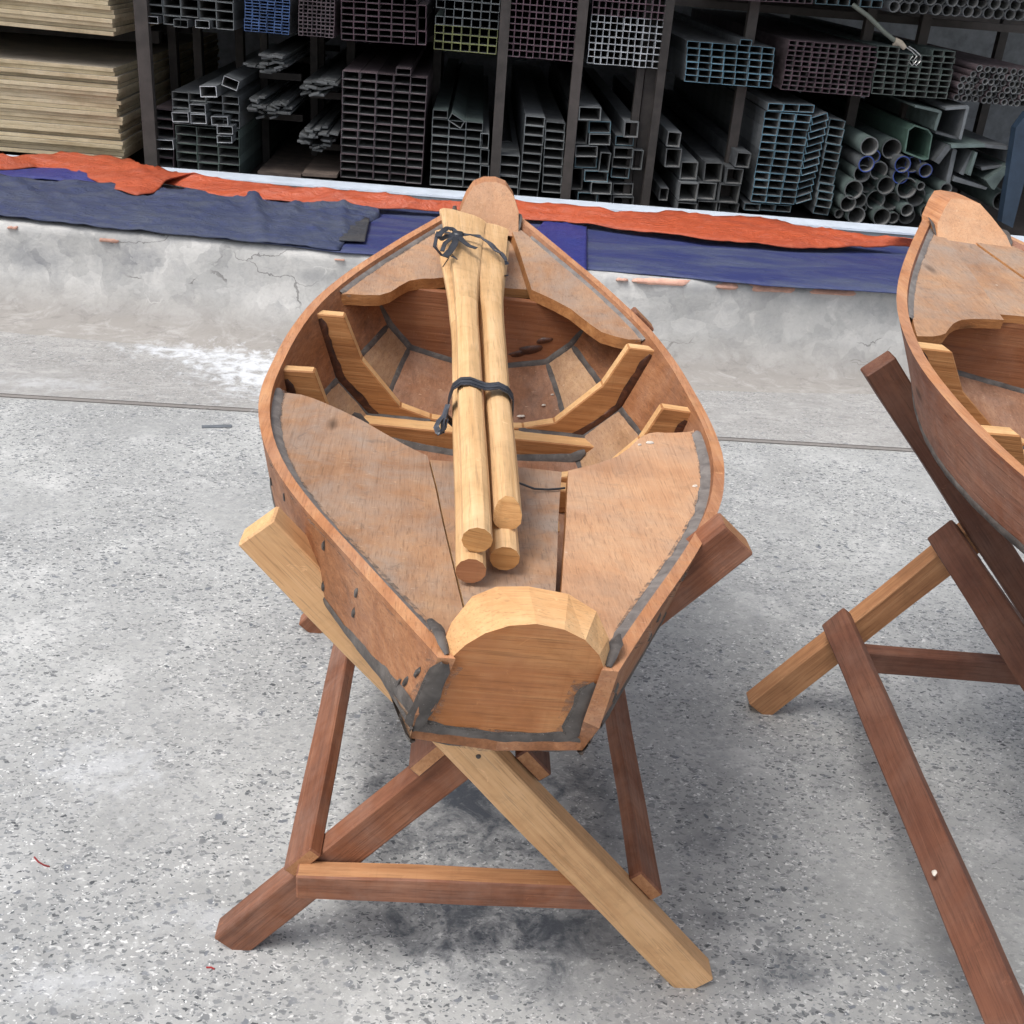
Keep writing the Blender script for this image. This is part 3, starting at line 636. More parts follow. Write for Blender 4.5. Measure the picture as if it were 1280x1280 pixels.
    for s in (-1, 1):
        ys = [(1.34 if s < 0 else 1.275) + .45 * i / 12 for i in range(13)]
        bead([Vector((s * (w_rim(y) - TH - .006), y, z_rim(y) - .010)) for y in ys], Vector((-s * .35, 0, 1)), .0105, .003, M['tar_grey'], 'caulking', b, seed + 80 + s, smear=2.0)
    # hewn bow board
    ob = [(-.070, .186), (-.066, .224), (-.055, .254), (-.038, .279), (-.014, .290), (.016, .293), (.042, .287), (.062, .267), (.076, .238), (.080, .186)]
    if not near: ob = [(-.082, .186), (-.074, .225), (-.052, .262), (-.034, .286), (-.02, .290), (.014, .290), (.03, .286), (.05, .260), (.074, .222), (.082, .186)]
    n_ = len(ob); f_ = [Vector((x, 1.735 + (z - .186) * .85, z)) for x, z in ob]
    k_ = [Vector((x, 1.80 + (z - .186) * .9, z)) for x, z in ob]
    vs = f_ + k_; fs = [tuple(range(n_)), tuple(range(2 * n_ - 1, n_ - 1, -1))]; mi = [0, 0]
    for i in range(n_): fs.append((i, n_ + i, n_ + (i + 1) % n_, (i + 1) % n_)); mi.append(1)
    bb = obj('bow_board', mesh('bow_board', vs, fs, (M['deck_light'], M['rimwood']), mi), b)
    slab('stem_board', [(-.062, .215), (-.050, .135), (0, .122), (.050, .135), (.062, .215)], 1.765, 1.80, (M['hull'], M['cut']), b)
    for s in (-1, 1):
        bead([Vector((s * .078, 1.75, .196)), Vector((s * .080, 1.775, .222)), Vector((s * .078, 1.80, .228))], Vector((-s * .6, -.6, .5)), .008, .005, T, 'caulking', bb, seed + 90 + s)
    # stern deck
    AO = -.018
    il = lin([(.0, -.054), (.17, -.066), (.276, -.075), (.41, -.087), (.555, -.099), (.68, -.113), (.9, -.13)])
    ir = lin([(.0, .032), (.22, .062), (.45, .093), (.68, .121), (.9, .14)])
    cr_ = lin([(.0, .022), (.217, .0545), (.334, .069), (.478, .085), (.68, .1105)])
    al = [(-.383, .880), (-.365, .884), (-.341, .883), (-.318, .872), (-.304, .862), (-.285, .848), (-.266, .833), (-.229, .801), (-.193, .762), (-.157, .722), (-.135, .700), (-.113, .680)]
    ar = [(.395, .904), (.375, .896), (.360, .889), (.340, .882), (.320, .877), (.304, .876), (.289, .869), (.275, .855), (.262, .836), (.241, .797), (.214, .755), (.174, .716), (.144, .693), (.121, .674)]
    deck_plank('deck_plank', il, outl, .062, edge(al, -1), (M['deck'], M['frame']), b, AO, .022, seed + 3)
    o = deck_plank('deck_plank', ir, outr, .062, edge(ar, 1), (M['deck_light'], M['frame']), b, AO, .022, seed + 4)
    if near: o['label'] = 'paler right deck plank'
    deck_plank('deck_plank', cr_, lambda y: il(y) + .0035, .062, [(-.108, .672), (-.05, .676), (.0, .675), (.05, .677), (.113, .674)], (M['deck'], M['cut']), b, AO - .0035, .022, seed + 5)
    if near:
        zt = lambda y: z_rim(y) + AO - .0031
        q = [Vector((.060, .447, zt(.447))), Vector((.0835, .441, zt(.441))), Vector((.0865, .477, zt(.477))), Vector((.0625, .480, zt(.480)))]
        vs = q + [p - Vector((0, 0, .002)) for p in q]
        obj('notch', mesh('notch', vs, [(0, 1, 2, 3), (4, 5, 6, 7), (0, 1, 5, 4), (1, 2, 6, 5), (2, 3, 7, 6), (3, 0, 4, 7)], M['resin_pale']), b)
    for s in (-1, 1):
        ys = [.08 + .81 * i / 20 for i in range(21)]
        bead([Vector((s * (w_rim(y) - TH - .008), y, z_rim(y) - .0145)) for y in ys], Vector((-s * .3, 0, 1)), .0135, .003, M['tar_grey'], 'caulking', b, seed + 95 + s, smear=1.9)
    if near:
        for (x, y, a) in ((.283, .826, .008), (.262, .812, .004), (.333, .66, .005)):
            if x < .34: blob('plaster_chip', (x, y, z_rim(y) + AO + .0012), (1, .3, 0), (0, 0, 1), a, a * .5, M['white_bit'], b, x * 50)
        for (x, y, a) in ((.10, 1.30, .009), (.15, 1.33, .005), (.17, 1.36, .004), (-.09, 1.27, .004)): blob('plaster_chip', (x, y, z_k(y) + TH + .004 + abs(x) * .16), (1, .2, .1), (0, 0, 1), a, a * .5, M['white_bit'], b, x * 70)
    # tar plugs over the nails on the outside of the hull
    for k, (y, f) in enumerate(((.03, .45), (.055, .72), (.075, .85), (.22, .32), (.235, .62), (.33, .2), (.36, .8), (.5, .25), (.62, .5), (.8, .3))):
        for s in (-1, 1):
            A, B = sec(y, s, 'rim'), sec(y, s, 'c1'); p = A.lerp(B, f)
            tn = (sec(y + .02, s, 'rim') - sec(y - .02, s, 'rim')).normalized(); nn = tn.cross(B - A).normalized()
            if nn.x * s < 0: nn = -nn
            blob('tar_plug', p + nn * .0006, tn * .5 + (B - A).normalized(), nn,   .011 + .004 * nz(k, s), .0034, T, b, seed + k)
    return b
boat = make_boat((.08375, 1.0001, .78), (0, .05536, .02964), 1.0, 0.0, True)
tag(boat, 'small varnished wooden rowing boat with a bundle of paddles lying across it', 'boat', 'wooden boats on trestles')
boat2 = make_boat((1.3145, .400, .892), (.02, .094, .10), (1.194 * .962, 1.194, 1.194 * .64), 50.0, False)
tag(boat2, 'wooden rowing boat at the right edge, without paddles, on the dark red trestle', 'boat', 'wooden boats on trestles')

# ------------------------------------------------------------------ paddles tied in a bundle across the near boat
BM = Matrix.LocRotScale(boat.location, boat.rotation_euler, None)
BI = BM.inverted()
def lz(px, py, z):
    c = BI @ EYE; d = (BI.to_3x3() @ ray(px, py)); return c + d * ((z - c.z) / d.z)
def make_paddle(p0, p1, roll, label, seed, end_mat, bevel_end=False):
    p0, p1 = Vector(p0), Vector(p1); y = (p1 - p0).normalized(); L_ = (p1 - p0).length
    z = Vector((-math.sin(roll), 0, math.cos(roll))); x = y.cross(z).normalized(); z = x.cross(y)
    m = Matrix((x, y, z)).transposed().to_4x4(); m.translation = p0
    e = empty('paddle'); e.matrix_world = BM @ m
    tag(e, label, 'paddle', 'paddles tied in a bundle on the near boat')
    N = 12
    wf = lin([(0, .0198), (.25, .0203), (.55, .0215), (.68, .027), (.82, .040), (1.0, .057)]); tf = lin([(0, .0185), (.45, .0175), (.6, .0165), (.68, .012), (.82, .0085), (1, .0062)])
    def ring(f):
        yy = f * L_; a, b_ = wf(f), tf(f); r = []
        for i in range(N):
            t = 2 * math.pi * (i + .5) / N; c, s = math.cos(t), math.sin(t); pw = 1.0 if f < .55 else 1 - .45 * min(1, (f - .55) / .15)
            cx = math.copysign(abs(c) ** pw, c) * a * (1 + .03 * nz(i, f * 4, seed)); cz = math.copysign(abs(s) ** pw, s) * b_ * (1 + .04 * nz(i + 20, f * 4, seed))
            r.append(Vector((cx + .002 * nz(f * 5, seed), yy, cz)))
        return r
    def loft(name, fs_, mats, capa, capb):
        rs = [ring(f) for f in fs_]; vs = [v for r in rs for v in r]; fs = []; mi = []
        if bevel_end and capa:
            for v in rs[0]: v.y += 0; 
            for k, v in enumerate(vs[:N]): vs[k] = v + Vector((0, max(0, v.z) * 1.6, 0))
        for i in range(len(rs) - 1):
            for k in range(N): fs.append((i * N + k, i * N + (k + 1) % N, (i + 1) * N + (k + 1) % N, (i + 1) * N + k)); mi.append(0)
        fs.append(tuple(range(N))); mi.append(1 if capa else 0); fs.append(tuple(range((len(rs) - 1) * N, len(rs) * N))); mi.append(1 if capb else 0)
        if not capb and not capa: pass
        return obj(name, mesh(name, vs, fs, mats, mi, smooth=28), e)
    h = loft('handle', [i / 10 * .58 for i in range(11)], (M['paddle'], end_mat), True, False)
    bl = loft('blade', [.58 + .42 * i / 16 for i in range(17)], (M['paddle'], M['cut']), False, True)
    for v in bl.data.vertices:                       # rounded, slightly uneven tip
        if v.co.y > L_ * .97: v.co.y -= (abs(v.co.x) / .057) ** 3 * .02 - .006 * nz(v.co.x * 40, seed)
    return e
make_paddle((-.056, .227, .1075), (-.068, 1.665, .196), 0, 'lower left paddle of the bundle, its weathered brown handle end nearest the stern', 1, M['paddle_dark_end'])
make_paddle((-.010, .274, .1035), (-.003, 1.655, .194), 0, 'lower right paddle of the bundle, its handle end set farthest back underneath', 2, M['paddle_end'])
make_paddle((-.052, .240, .1455), (-.063, 1.700, .232), rad(-9), 'upper left paddle of the bundle, with a round cracked handle end', 3, M['paddle_end'])
make_paddle((-.009, .318, .1400), (-.006, 1.690, .216), rad(-4), 'upper right paddle of the bundle, its handle end cut slantwise', 4, M['paddle_end'], True)

def ribbon(pts, width, nrm, th=.0012, closed=False, twist=0.0, seed=0, taper=False):
    """flat plastic strip through pts; returns verts and faces"""
    P = []
    nseg = len(pts) if closed else len(pts) - 1
    for i in range(nseg):
        a, b_ = pts[i], pts[(i + 1) % len(pts)]
        for k in range(4): P.append(a.lerp(b_, k / 4))
    if not closed: P.append(pts[-1])
    vs = []; fs = []; n_ = len(P)
    for i, p in enumerate(P):
        t = (P[(i + 1) % n_] - P[i - 1]) if closed else (P[min(i + 1, n_ - 1)] - P[max(i - 1, 0)])
        t.normalize(); nn = nrm(p) if callable(nrm) else Vector(nrm)
        if twist: nn = Matrix.Rotation(twist * math.sin(i * .9 + seed), 3, t) @ nn
        s = t.cross(nn).normalized(); u = s.cross(t); wd = width * (1 - .5 * i / n_ if taper else 1) * (1 + .15 * nz(i * .7, seed))
        for a, h_ in ((-1, 0), (-.4, th * .9), (.3, -th * .2), (1, th * .4), (1, -th), (-1, -th)): vs.append(p + s * a * wd / 2 + u * h_)
    m = n_ if closed else n_ - 1
    for i in range(m):
        j = (i + 1) % n_
        for k in range(6): fs.append((i * 6 + k, i * 6 + (k + 1) % 6, j * 6 + (k + 1) % 6, j * 6 + k))
    if not closed: fs += [tuple(range(6)), tuple(range((n_ - 1) * 6, n_ * 6))]
    return vs, fs
def join(parts):
    V, Fc = [], []
    for v, f in parts: o = len(V); V += v; Fc += [tuple(i + o for i in q) for q in f]
    return V, Fc
def strap_obj(parts, label, loc):
    e = empty('strap', BM @ Vector(loc), boat.rotation_euler); tag(e, label, 'strap', 'black straps around the paddles')
    for name, pl in parts:
        V, Fc = join(pl); o = obj(name, mesh(name, [v - Vector(loc) for v in V], Fc, M['strap'], smooth=50), e)
    return e
# middle strap: four turns round all the shafts, knot at the left
loops = []
for k in range(4):
    y = .672 + k * .0062; up_ = .0012 * (k % 2)
    c = [(-.0885, .125), (-.0885, .158), (-.084, .180), (-.073, .1905), (-.058, .1925), (-.042, .188), (-.034, .186), (-.026, .1865), (-.012, .190), (.0035, .184), (.0135, .172), (.0155, .150), (.0155, .125), (.004, .116), (-.036, .114), (-.078, .116)]
    loops.append(ribbon([Vector((x, y + .004 * math.sin(i + k) * .3 + (x + .04) * -.02, z + up_)) for i, (x, z) in enumerate(c)], .0125, lambda p: Vector((p.x + .036, 0, (p.z - .150) * 1.3)), closed=True, seed=k))
kn = [ribbon([Vector((-.090, .664, .156)), Vector((-.094, .652, .142)), Vector((-.102, .642, .136)), Vector((-.106, .630, .130)), Vector((-.101, .624, .122)), Vector((-.094, .632, .126)), Vector((-.091, .645, .138))], .010, (-.6, -.3, .6), seed=9), ribbon([Vector((-.091, .66, .150)), Vector((-.096, .640, .134)), Vector((-.095, .628, .120))], .011, (-.8, -.4, .2), seed=4)]
strap_obj([('band', loops), ('knot', kn)], 'black plastic strap wound around the middle of the paddle handles', (-.04, .68, .15))
# blade strap with a bow
def zb(px, py): return Vector((px / 8 + 520, py / 8 + 220, 0))
def path(pts, z0, lift=()):
    r = []
    for i, (px, py) in enumerate(pts): r.append(lz(px / 8 + 520, py / 8 + 220, z0 + (lift[i] if i < len(lift) else 0)))
    return r
ZB = .236
band = [ribbon(path([(450, 582), (540, 585), (640, 602), (700, 640), (770, 695), (850, 765), (895, 830), (912, 885)], ZB, (.004, .005, .004, -.004, -.008, -.010, -.012, -.022)), .010, (.1, -.2, 1), seed=1, twist=.3),
        ribbon(path([(640, 606), (720, 665), (790, 745), (860, 775), (900, 850)], ZB - .008, (.012, .006, 0, -.001, -.006)), .006, (.1, -.2, 1), seed=2),
        ribbon(path([(400, 585), (300, 560), (215, 560)], ZB, (.004, 0, -.012)) + [Vector((-.124, 1.47, .205)), Vector((-.10, 1.465, .182)), Vector((.02, 1.41, .166)), Vector((.034, 1.37, .186))], .008, (0, -.2, 1), seed=3)]
bow = [ribbon(path([(415, 575), (370, 530), (310, 520), (250, 565), (222, 605), (250, 630), (310, 600), (400, 590)], ZB, (.008, .014, .018, .018, .012, .006, .004, .006)), .011, (.1, -.5, .85), seed=5),
       ribbon(path([(410, 600), (340, 630), (290, 670), (275, 710), (262, 750)], ZB, (.006, .004, .002, .001, -.004)), .009, (0, -.2, 1), seed=6),
       ribbon(path([(405, 610), (385, 680), (350, 740), (285, 805)], ZB, (.006, .005, .003, .0)), .014, (.1, -.2, 1), seed=7),
       ribbon(path([(425, 600), (470, 650), (530, 695), (605, 720)], ZB, (.006, .006, .005, .004)), .018, (.1, -.3, 1), seed=8, taper=True),
       ribbon(path([(340, 770), (352, 800), (400, 822)], ZB - .004), .0022, (0, 0, 1), seed=11), ribbon(path([(345, 770), (320, 830), (270, 905)], ZB - .004), .0018, (0, 0, 1), seed=12), ribbon(path([(350, 770), (375, 800), (412, 834)], ZB - .004), .0018, (0, 0, 1), seed=13)]
kc = lz(572.5, 293, ZB + .006)
bmk = bmesh.new(); bmesh.ops.create_icosphere(bmk, subdivisions=2, radius=1)
kv = [kc + Vector((v.co.x * .014, v.co.y * .016, v.co.z * .008)) * (1 + .3 * nz(v.co.x * 2, v.co.y * 2, v.co.z * 2)) for v in bmk.verts]; kf = [tuple(v.index for v in f.verts) for f in bmk.faces]; bmk.free()
strap_obj([('band', band), ('bow', bow), ('knot', [(kv, kf)])], 'black strap tied in a small bow around the paddle blades', (-.06, 1.46, .23))
def tube(pts, r, sides=7, closed_ends=True):
    vs = []; fs = []; n_ = len(pts)
    for i, p in enumerate(pts):
        t = (pts[min(i + 1, n_ - 1)] - pts[max(i - 1, 0)]).normalized(); a = t.cross(Vector((0, 0, 1))); a = a.normalized() if a.length > 1e-4 else Vector((1, 0, 0)); b_ = t.cross(a)
        rr = r(i / (n_ - 1)) if callable(r) else r
        for k in range(sides): an = 2 * math.pi * k / sides; vs.append(p + a * math.cos(an) * rr + b_ * math.sin(an) * rr)
    for i in range(n_ - 1):
        for k in range(sides): fs.append((i * sides + k, i * sides + (k + 1) % sides, (i + 1) * sides + (k + 1) % sides, (i + 1) * sides + k))
    if closed_ends: fs += [tuple(range(sides)), tuple(range((n_ - 1) * sides, n_ * sides))]
    return vs, fs
wp = [BM @ lz(x, y, z) for x, y, z in ((640, 601, .062), (655, 606, .066), (668, 611, .062), (685, 612, .060), (698, 611, .060), (706, 610, .058))]
V, Fc = tube(wp, .0018); tag(obj('cord', mesh('cord', V, Fc, M['black'], smooth=60)), 'thin black wire lying across the middle stern deck plank beside the paddles', 'wire')

# ------------------------------------------------------------------ ledge cloths and rail
def cloth(name, back, front, mt, label, cat, z0, amp=.012, nu=110, nv=18, seed=0, hump=0.0, thick=.004, ridge=1.0, group=None, zb=None, zf=None, drop=0.0, ridges=()):
    rl_ = [(atz(a, b_, z0), atz(c, d, z0), h_, w_) for a, b_, c, d, h_, w_ in ridges]
    """cloth lying between two edges given as photograph points on the ledge plane"""
    def sample(line, f):
        d = [0]
        for a, b_ in zip(line, line[1:]): d.append(d[-1] + (b_ - a).length)
        t = f * d[-1]
        for i in range(len(line) - 1):
            if t <= d[i + 1] or i == len(line) - 2: return line[i].lerp(line[i + 1], (t - d[i]) / max(d[i + 1] - d[i], 1e-6))
    B = [atz(px, py, zb if zb is not None else z0) for px, py in back]; Fr = [atz(px, py, zf if zf is not None else z0) for px, py in front]
    vs = []; fs = []
    for i in range(nu + 1):
        a, c = sample(B, i / nu), sample(Fr, i / nu)
        for j in range(nv + 1):
            f = j / nv; p = a.lerp(c, f); x, y = p.x, p.y; gx = x * 1.0
            r1 = 1 - abs(nz(x * 2.2 + seed, y * 7, seed)) * 2; r2 = 1 - abs(nz(x * 6 + seed * 2, y * 16 + x * 3, seed + 4)) * 2
            h = amp * (.5 + .8 * ridge * max(0, r1) ** 2 + .45 * ridge * max(0, r2) ** 3 + .5 * nz(x * 1.3, y * 2.1, seed)) + hump * math.sin(math.pi * f) * (.7 + .5 * nz(x * 1.7, seed))
            h += amp * ridge * .5 * max(0, 1 - 3.2 * abs(nz(x * 3.3 + y * 5 + seed, y * 2.5 - x * 1.2, seed + 7)))
            for A_, B_, h_, w_ in rl_:
                ab = B_ - A_; t = max(0, min(1, ((x - A_.x) * ab.x + (y - A_.y) * ab.y) / (ab.x ** 2 + ab.y ** 2))); dd = math.hypot(x - A_.x - ab.x * t + nz(y * 6, seed) * .02, y - A_.y - ab.y * t) / w_
                h += h_ * math.exp(-dd * dd) * (1 - .5 * t)
            vs.append(Vector((x, y + nz(x * 9, seed, f) * .006, p.z + max(.002, h * (1 - .5 * f)) - (drop * max(0, f - .85) / .15))))
    n_ = nv + 1
    for i in range(nu):
        for j in range(nv): fs.append((i * n_ + j, (i + 1) * n_ + j, (i + 1) * n_ + j + 1, i * n_ + j + 1))
    o = obj(name, mesh(name, vs, fs, mt, smooth=180)); s = o.modifiers.new('thickness', 'SOLIDIFY'); s.thickness = thick; s.offset = 1
    return tag(o, label, cat, group)
ZL = LEDGE + .002
cloth('tarpaulin', [(-160, 200), (0, 209), (60, 208), (110, 216), (160, 236), (230, 250), (330, 256), (440, 262), (520, 264), (700, 277), (880, 296), (1000, 303), (1130, 304), (1300, 316), (1500, 332)],
      [(-160, 258), (0, 270), (150, 284), (270, 297), (426, 316), (520, 323), (620, 329), (734, 337), (850, 347), (954, 357), (1117, 367), (1300, 382), (1500, 398)], M['blue'], 'faded blue tarpaulin lying along the concrete ledge behind the boats', 'tarp', ZL, .008, 240, 16, 3, ridge=.5, drop=.004)
cloth('tarpaulin', [(-160, 196), (0, 204), (50, 203), (100, 212), (150, 232), (175, 240)], [(-160, 214), (0, 224), (40, 226), (90, 231), (140, 239), (178, 246)], M['deepblue'], 'bright blue tarpaulin fold between the orange tarpaulin and the dark cloth at the left', 'tarp', ZL + .012, .014, 70, 8, 8, hump=.02)
cloth('cloth', [(-160, 213), (0, 224), (80, 231), (150, 238), (230, 243), (300, 246), (312, 243), (330, 249), (380, 256), (430, 260), (474, 264)],
      [(-160, 257), (0, 269), (100, 280), (200, 289), (273, 296), (325, 302), (380, 306), (424, 311), (432, 300), (446, 286), (474, 270)], M['grey_cloth'], 'long grey blue cloth with a ragged end lying over the left of the concrete ledge', 'cloth', ZL + .016, .015, 220, 26, 12, drop=.018, ridge=1.5, ridges=((314, 246, 330, 300, .035, .028), (372, 260, 345, 300, .02, .02), (20, 232, 60, 262, .015, .03), (430, 262, 428, 300, .02, .02)))
cloth('cloth', [(425, 274), (440, 276), (462, 278)], [(424, 303), (438, 304), (456, 304)], M['dark_cloth'], 'small dark rag poking out beside the near boat on the blue tarpaulin', 'cloth', ZL + .014, .008, 16, 10, 27)
cloth('tarpaulin', [(692, 268), (706, 279), (722, 280), (733, 284)], [(640, 318), (680, 334), (715, 337), (733, 339)], M['deepblue'], 'deep blue tarpaulin fold beside the bow of the near boat', 'tarp', ZL + .016, .01, 30, 14, 31)
# orange tarpaulin draped from the rail down to the ledge
cloth('tarpaulin', [(-160, 195), (0, 199), (90, 198), (150, 203), (195, 213), (250, 225), (312, 233), (390, 241), (500, 252), (560, 256), (640, 258), (700, 262), (770, 271), (800, 268), (881, 271), (972, 279), (1062, 297), (1135, 306), (1180, 312)],
      [(-160, 203), (0, 214), (51, 211), (98, 219), (140, 237), (170, 246), (195, 243), (197, 229), (270, 247), (351, 252), (430, 260), (500, 264), (600, 270), (700, 278), (800, 291), (881, 302), (994, 311), (1130, 312), (1180, 318)], M['orange'],
      'long orange tarpaulin draped along the foot of the white steel rail', 'tarp', ZL + .02, .012, 260, 12, 40, hump=.022, zb=.466, zf=ZL + .03, ridge=1.6, ridges=((60, 205, 190, 225, .02, .02), (260, 230, 420, 258, .012, .02), (560, 262, 760, 276, .014, .02), (800, 275, 960, 292, .016, .025), (150, 206, 196, 240, .02, .015)))
cloth('tarpaulin', [(196, 231), (230, 237), (280, 243), (345, 249)], [(200, 243), (235, 245), (280, 248), (345, 252)], M['black'], 'black sheet put in for shade in the gap beneath the orange tarpaulin', 'tarp', ZL + .022, .004, 24, 6, 44)  # black sheet added to draw the shaded gap, no real plastic there
# rail
RA = atz(-200, 180.5, .47), atz(1500, 318, .47)
ra = atz(0, 202, .455); rb = atz(1150, 294, .455); dirr = (rb - ra).normalized()
e = empty('rail', ra + Vector((0, 0, -.12))); tag(e, 'long pale galvanised steel rail running along the foot of the tube rack', 'rail')
pA = ra - dirr * 1.6; pB = rb + dirr * 1.8
nrm = Vector((-dirr.y, dirr.x, 0)); off = Vector((0, 0, 0))
def prism_between(name, a, b_, prof, mt, parent, origin):
    """prof: list of (towards back, up) offsets"""
    vs = [p + nrm * u + Vector((0, 0, v)) - origin for p in (a, b_) for u, v in prof]; n_ = len(prof)
    fs = [tuple(range(n_)), tuple(range(n_, 2 * n_))] + [(i, (i + 1) % n_, n_ + (i + 1) % n_, n_ + i) for i in range(n_)]
    return obj(name, mesh(name, vs, fs, mt), parent)
org = Vector(e.location)
prism_between('top_flange', pA, pB, [(.03, 0), (.165, .004), (.165, -.006), (.03, -.010)], M['galv'], e, org)
prism_between('web', pA, pB, [(.034, -.012), (.044, -.012), (.044, -.049), (.034, -.049)], M['galv_front'], e, org)

# ------------------------------------------------------------------ shed and rack
RY = 6.1
sh = empty('shed', (0, 9.5, 0)); tag(sh, 'dark open fronted shed housing the racks of steel tubes and boards', 'shed'); so = Vector((0, 9.5, 0))
def box(name, lo, hi, mt, parent=None, origin=Vector((0, 0, 0))):
    (x0, y0, z0), (x1, y1, z1) = lo, hi
    vs = [Vector((x, y, z)) - origin for x in (x0, x1) for y in (y0, y1) for z in (z0, z1)]
    fs = [(0, 1, 3, 2), (4, 6, 7, 5), (0, 4, 5, 1), (2, 3, 7, 6), (0, 2, 6, 4), (1, 5, 7, 3)]
    return obj(name, mesh(name, vs, fs, mt), parent)
box('back_wall', (-7, 9.6, -.02), (7, 9.75, 3.6), M['shed_wall'], sh, so)
box('side_wall', (-7.15, 6.0, -.02), (-7.005, 9.75, 3.6), M['shed_wall'], sh, so)
box('side_wall', (7.005, 6.0, -.02), (7.15, 9.75, 3.6), M['shed_wall'], sh, so)
box('roof', (-7.2, 5.7, 3.605), (7.2, 9.8, 3.66), M['roof'], sh, so)
box('fascia', (-7.2, 5.62, 2.35), (7.2, 5.69, 3.6), M['roof'], sh, so)
box('floor_slab', (-7, 5.6, -.01), (7, 9.59, .36), M['post'], sh, so)
rk = empty('steel_rack', (0, RY, .36)); tag(rk, 'rusty brown steel rack holding the rows of stacked tubes', 'rack'); ro = Vector(rk.location)
def post(px0, px1, py, y=RY - .02, d=.05, top=2.3, lean=None):
    a = aty(px0, py, y); b_ = aty(px1, py, y); box('post', (a.x, y, .36), (b_.x, y + d, top), M['post'], rk, ro)
post(177, 193, 150, 6.02); post(615, 627, 180); post(707, 719, 180); post(786, 795, 180, 6.14); post(796, 811, 180, 6.16, .06); post(811, 821, 180)
post(920, 932, 120, 6.25); post(1080, 1092, 40, 6.5); post(1150, 1162, 40, 6.5)
for px in (217, 248, 300, 400, 438, 546): post(px - 5, px + 5, 90, 6.9, .06)
post(326, 335, 110, 6.7, .05); post(388, 397, 110, 6.7, .05); post(1236, 1246, 100, 7.0)
ZSH = [(183, 29, 296, 39), (304, 40, 420, 49), (424, 49, 534, 58), (540, 62, 625, 70), (630, 72, 832, 89)]
for y in (6.95, 7.8, 8.6):
    for (x0, y0, x1, y1) in ZSH:
        a = aty(x0, y0, RY); b_ = aty(x1, y1, RY); z = min(a.z, b_.z); box('shelf_beam', (a.x - .03, y, z - .045), (b_.x + .03, y + .05, z - .006), M['post'], rk, ro)
    a = aty(856, 106, RY); b_ = aty(1290, 131, RY); box('shelf_beam', (a.x - .05, y, b_.z - .05), (b_.x + .05, y + .05, b_.z - .004), M['post'], rk, ro)
a = aty(826, 4, RY); b_ = aty(1300, 26, RY); zt = aty(1000, 12, 6.1).z
for y in (6.6, 7.4, 8.4): box('shelf_beam', (a.x, y, zt - .045), (b_.x + .6, y + .05, zt - .006), M['post'], rk, ro)

# tubes: collected first, then the 300 of a kind that show largest become objects
TUBES = {'rectangular_tube': [], 'square_tube': [], 'round_pipe': []}
MESHES = {}
def tube_mesh(kind, w_, h_, L_, body, rim, t):
    key = (kind, round(w_, 3), round(h_, 3), round(L_, 1), body.name, rim.name)
    if key in MESHES: return MESHES[key]
    if kind == 'round_pipe':
        n_ = 18; o_ = [(math.cos(2 * math.pi * i / n_) * w_ / 2, math.sin(2 * math.pi * i / n_) * w_ / 2) for i in range(n_)]
        k_ = 1 - 2 * t / w_; i_ = [(x * k_, z * k_) for x, z in o_]
    else:
        n_ = 4; o_ = [(-w_ / 2, -h_ / 2), (w_ / 2, -h_ / 2), (w_ / 2, h_ / 2), (-w_ / 2, h_ / 2)]; i_ = [(x - math.copysign(t, x), z - math.copysign(t, z)) for x, z in o_]
    vs = [(x, 0, z) for x, z in o_] + [(x, 0, z) for x, z in i_] + [(x, L_, z) for x, z in o_] + [(x, L_, z) for x, z in i_]
    fs = []; mi = []
    for k in range(n_):
        j = (k + 1) % n_
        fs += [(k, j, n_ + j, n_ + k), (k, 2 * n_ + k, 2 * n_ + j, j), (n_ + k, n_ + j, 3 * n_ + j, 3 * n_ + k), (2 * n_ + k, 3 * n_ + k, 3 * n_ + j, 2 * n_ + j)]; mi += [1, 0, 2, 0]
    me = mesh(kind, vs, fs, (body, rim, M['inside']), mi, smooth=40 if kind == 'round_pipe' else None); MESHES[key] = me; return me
ORD = 'bottom second third fourth fifth sixth seventh eighth ninth tenth eleventh twelfth thirteenth fourteenth'.split()
ORC = ['first'] + ORD[1:]
def add_tube(kind, c, w_, h_, ang, body, rim, label, group, L_=3.0, t=None, yaw=0.0, dy=0.0):
    t = t or max(.0022, min(w_, h_) * .055)
    TUBES[kind].append(dict(c=Vector(c) + Vector((0, dy, 0)), w=w_, h=h_, ang=ang, me=(kind, w_, h_, L_, M[body], M['rim_' + rim], t), label=label, group=group, yaw=yaw, size=max(w_, h_)))
def bundle(kind, BLp, BRp, TLp, nc_, nr_, body, rim, label, group, y=RY, L_=3.0, jit=.012, drop=0.0, gap=.985, skip=(), tops=None, rim2=None):
    bl = aty(*BLp, y); br = aty(*BRp, y); tl = aty(*TLp, y)
    u = (br - bl) / nc_; v = (tl - bl) / nr_; w_ = round(u.length * gap, 3); h_ = round(v.length * gap, 3); ang = math.atan2(u.z, u.x)
    for r in range(nr_):
        for c in range(nc_):
            if (c, r) in skip or random.random() < drop: continue
            p = bl + u * (c + .5) + v * (r + .5)
            rm = rim2[1] if rim2 and r >= rim2[0] else rim
            add_tube(kind, p + Vector((random.uniform(-.001, .001), 0, 0)), w_, h_, -ang + random.uniform(-.012, .012), body, rm, label + ((', %s from left' % ORC[c]) if nc_ > 1 else '') + (', %s row' % (ORD[r] if r == 0 else ORD[r] + ' lowest') if nr_ > 1 else ''), group, L_, dy=random.uniform(-jit, jit))
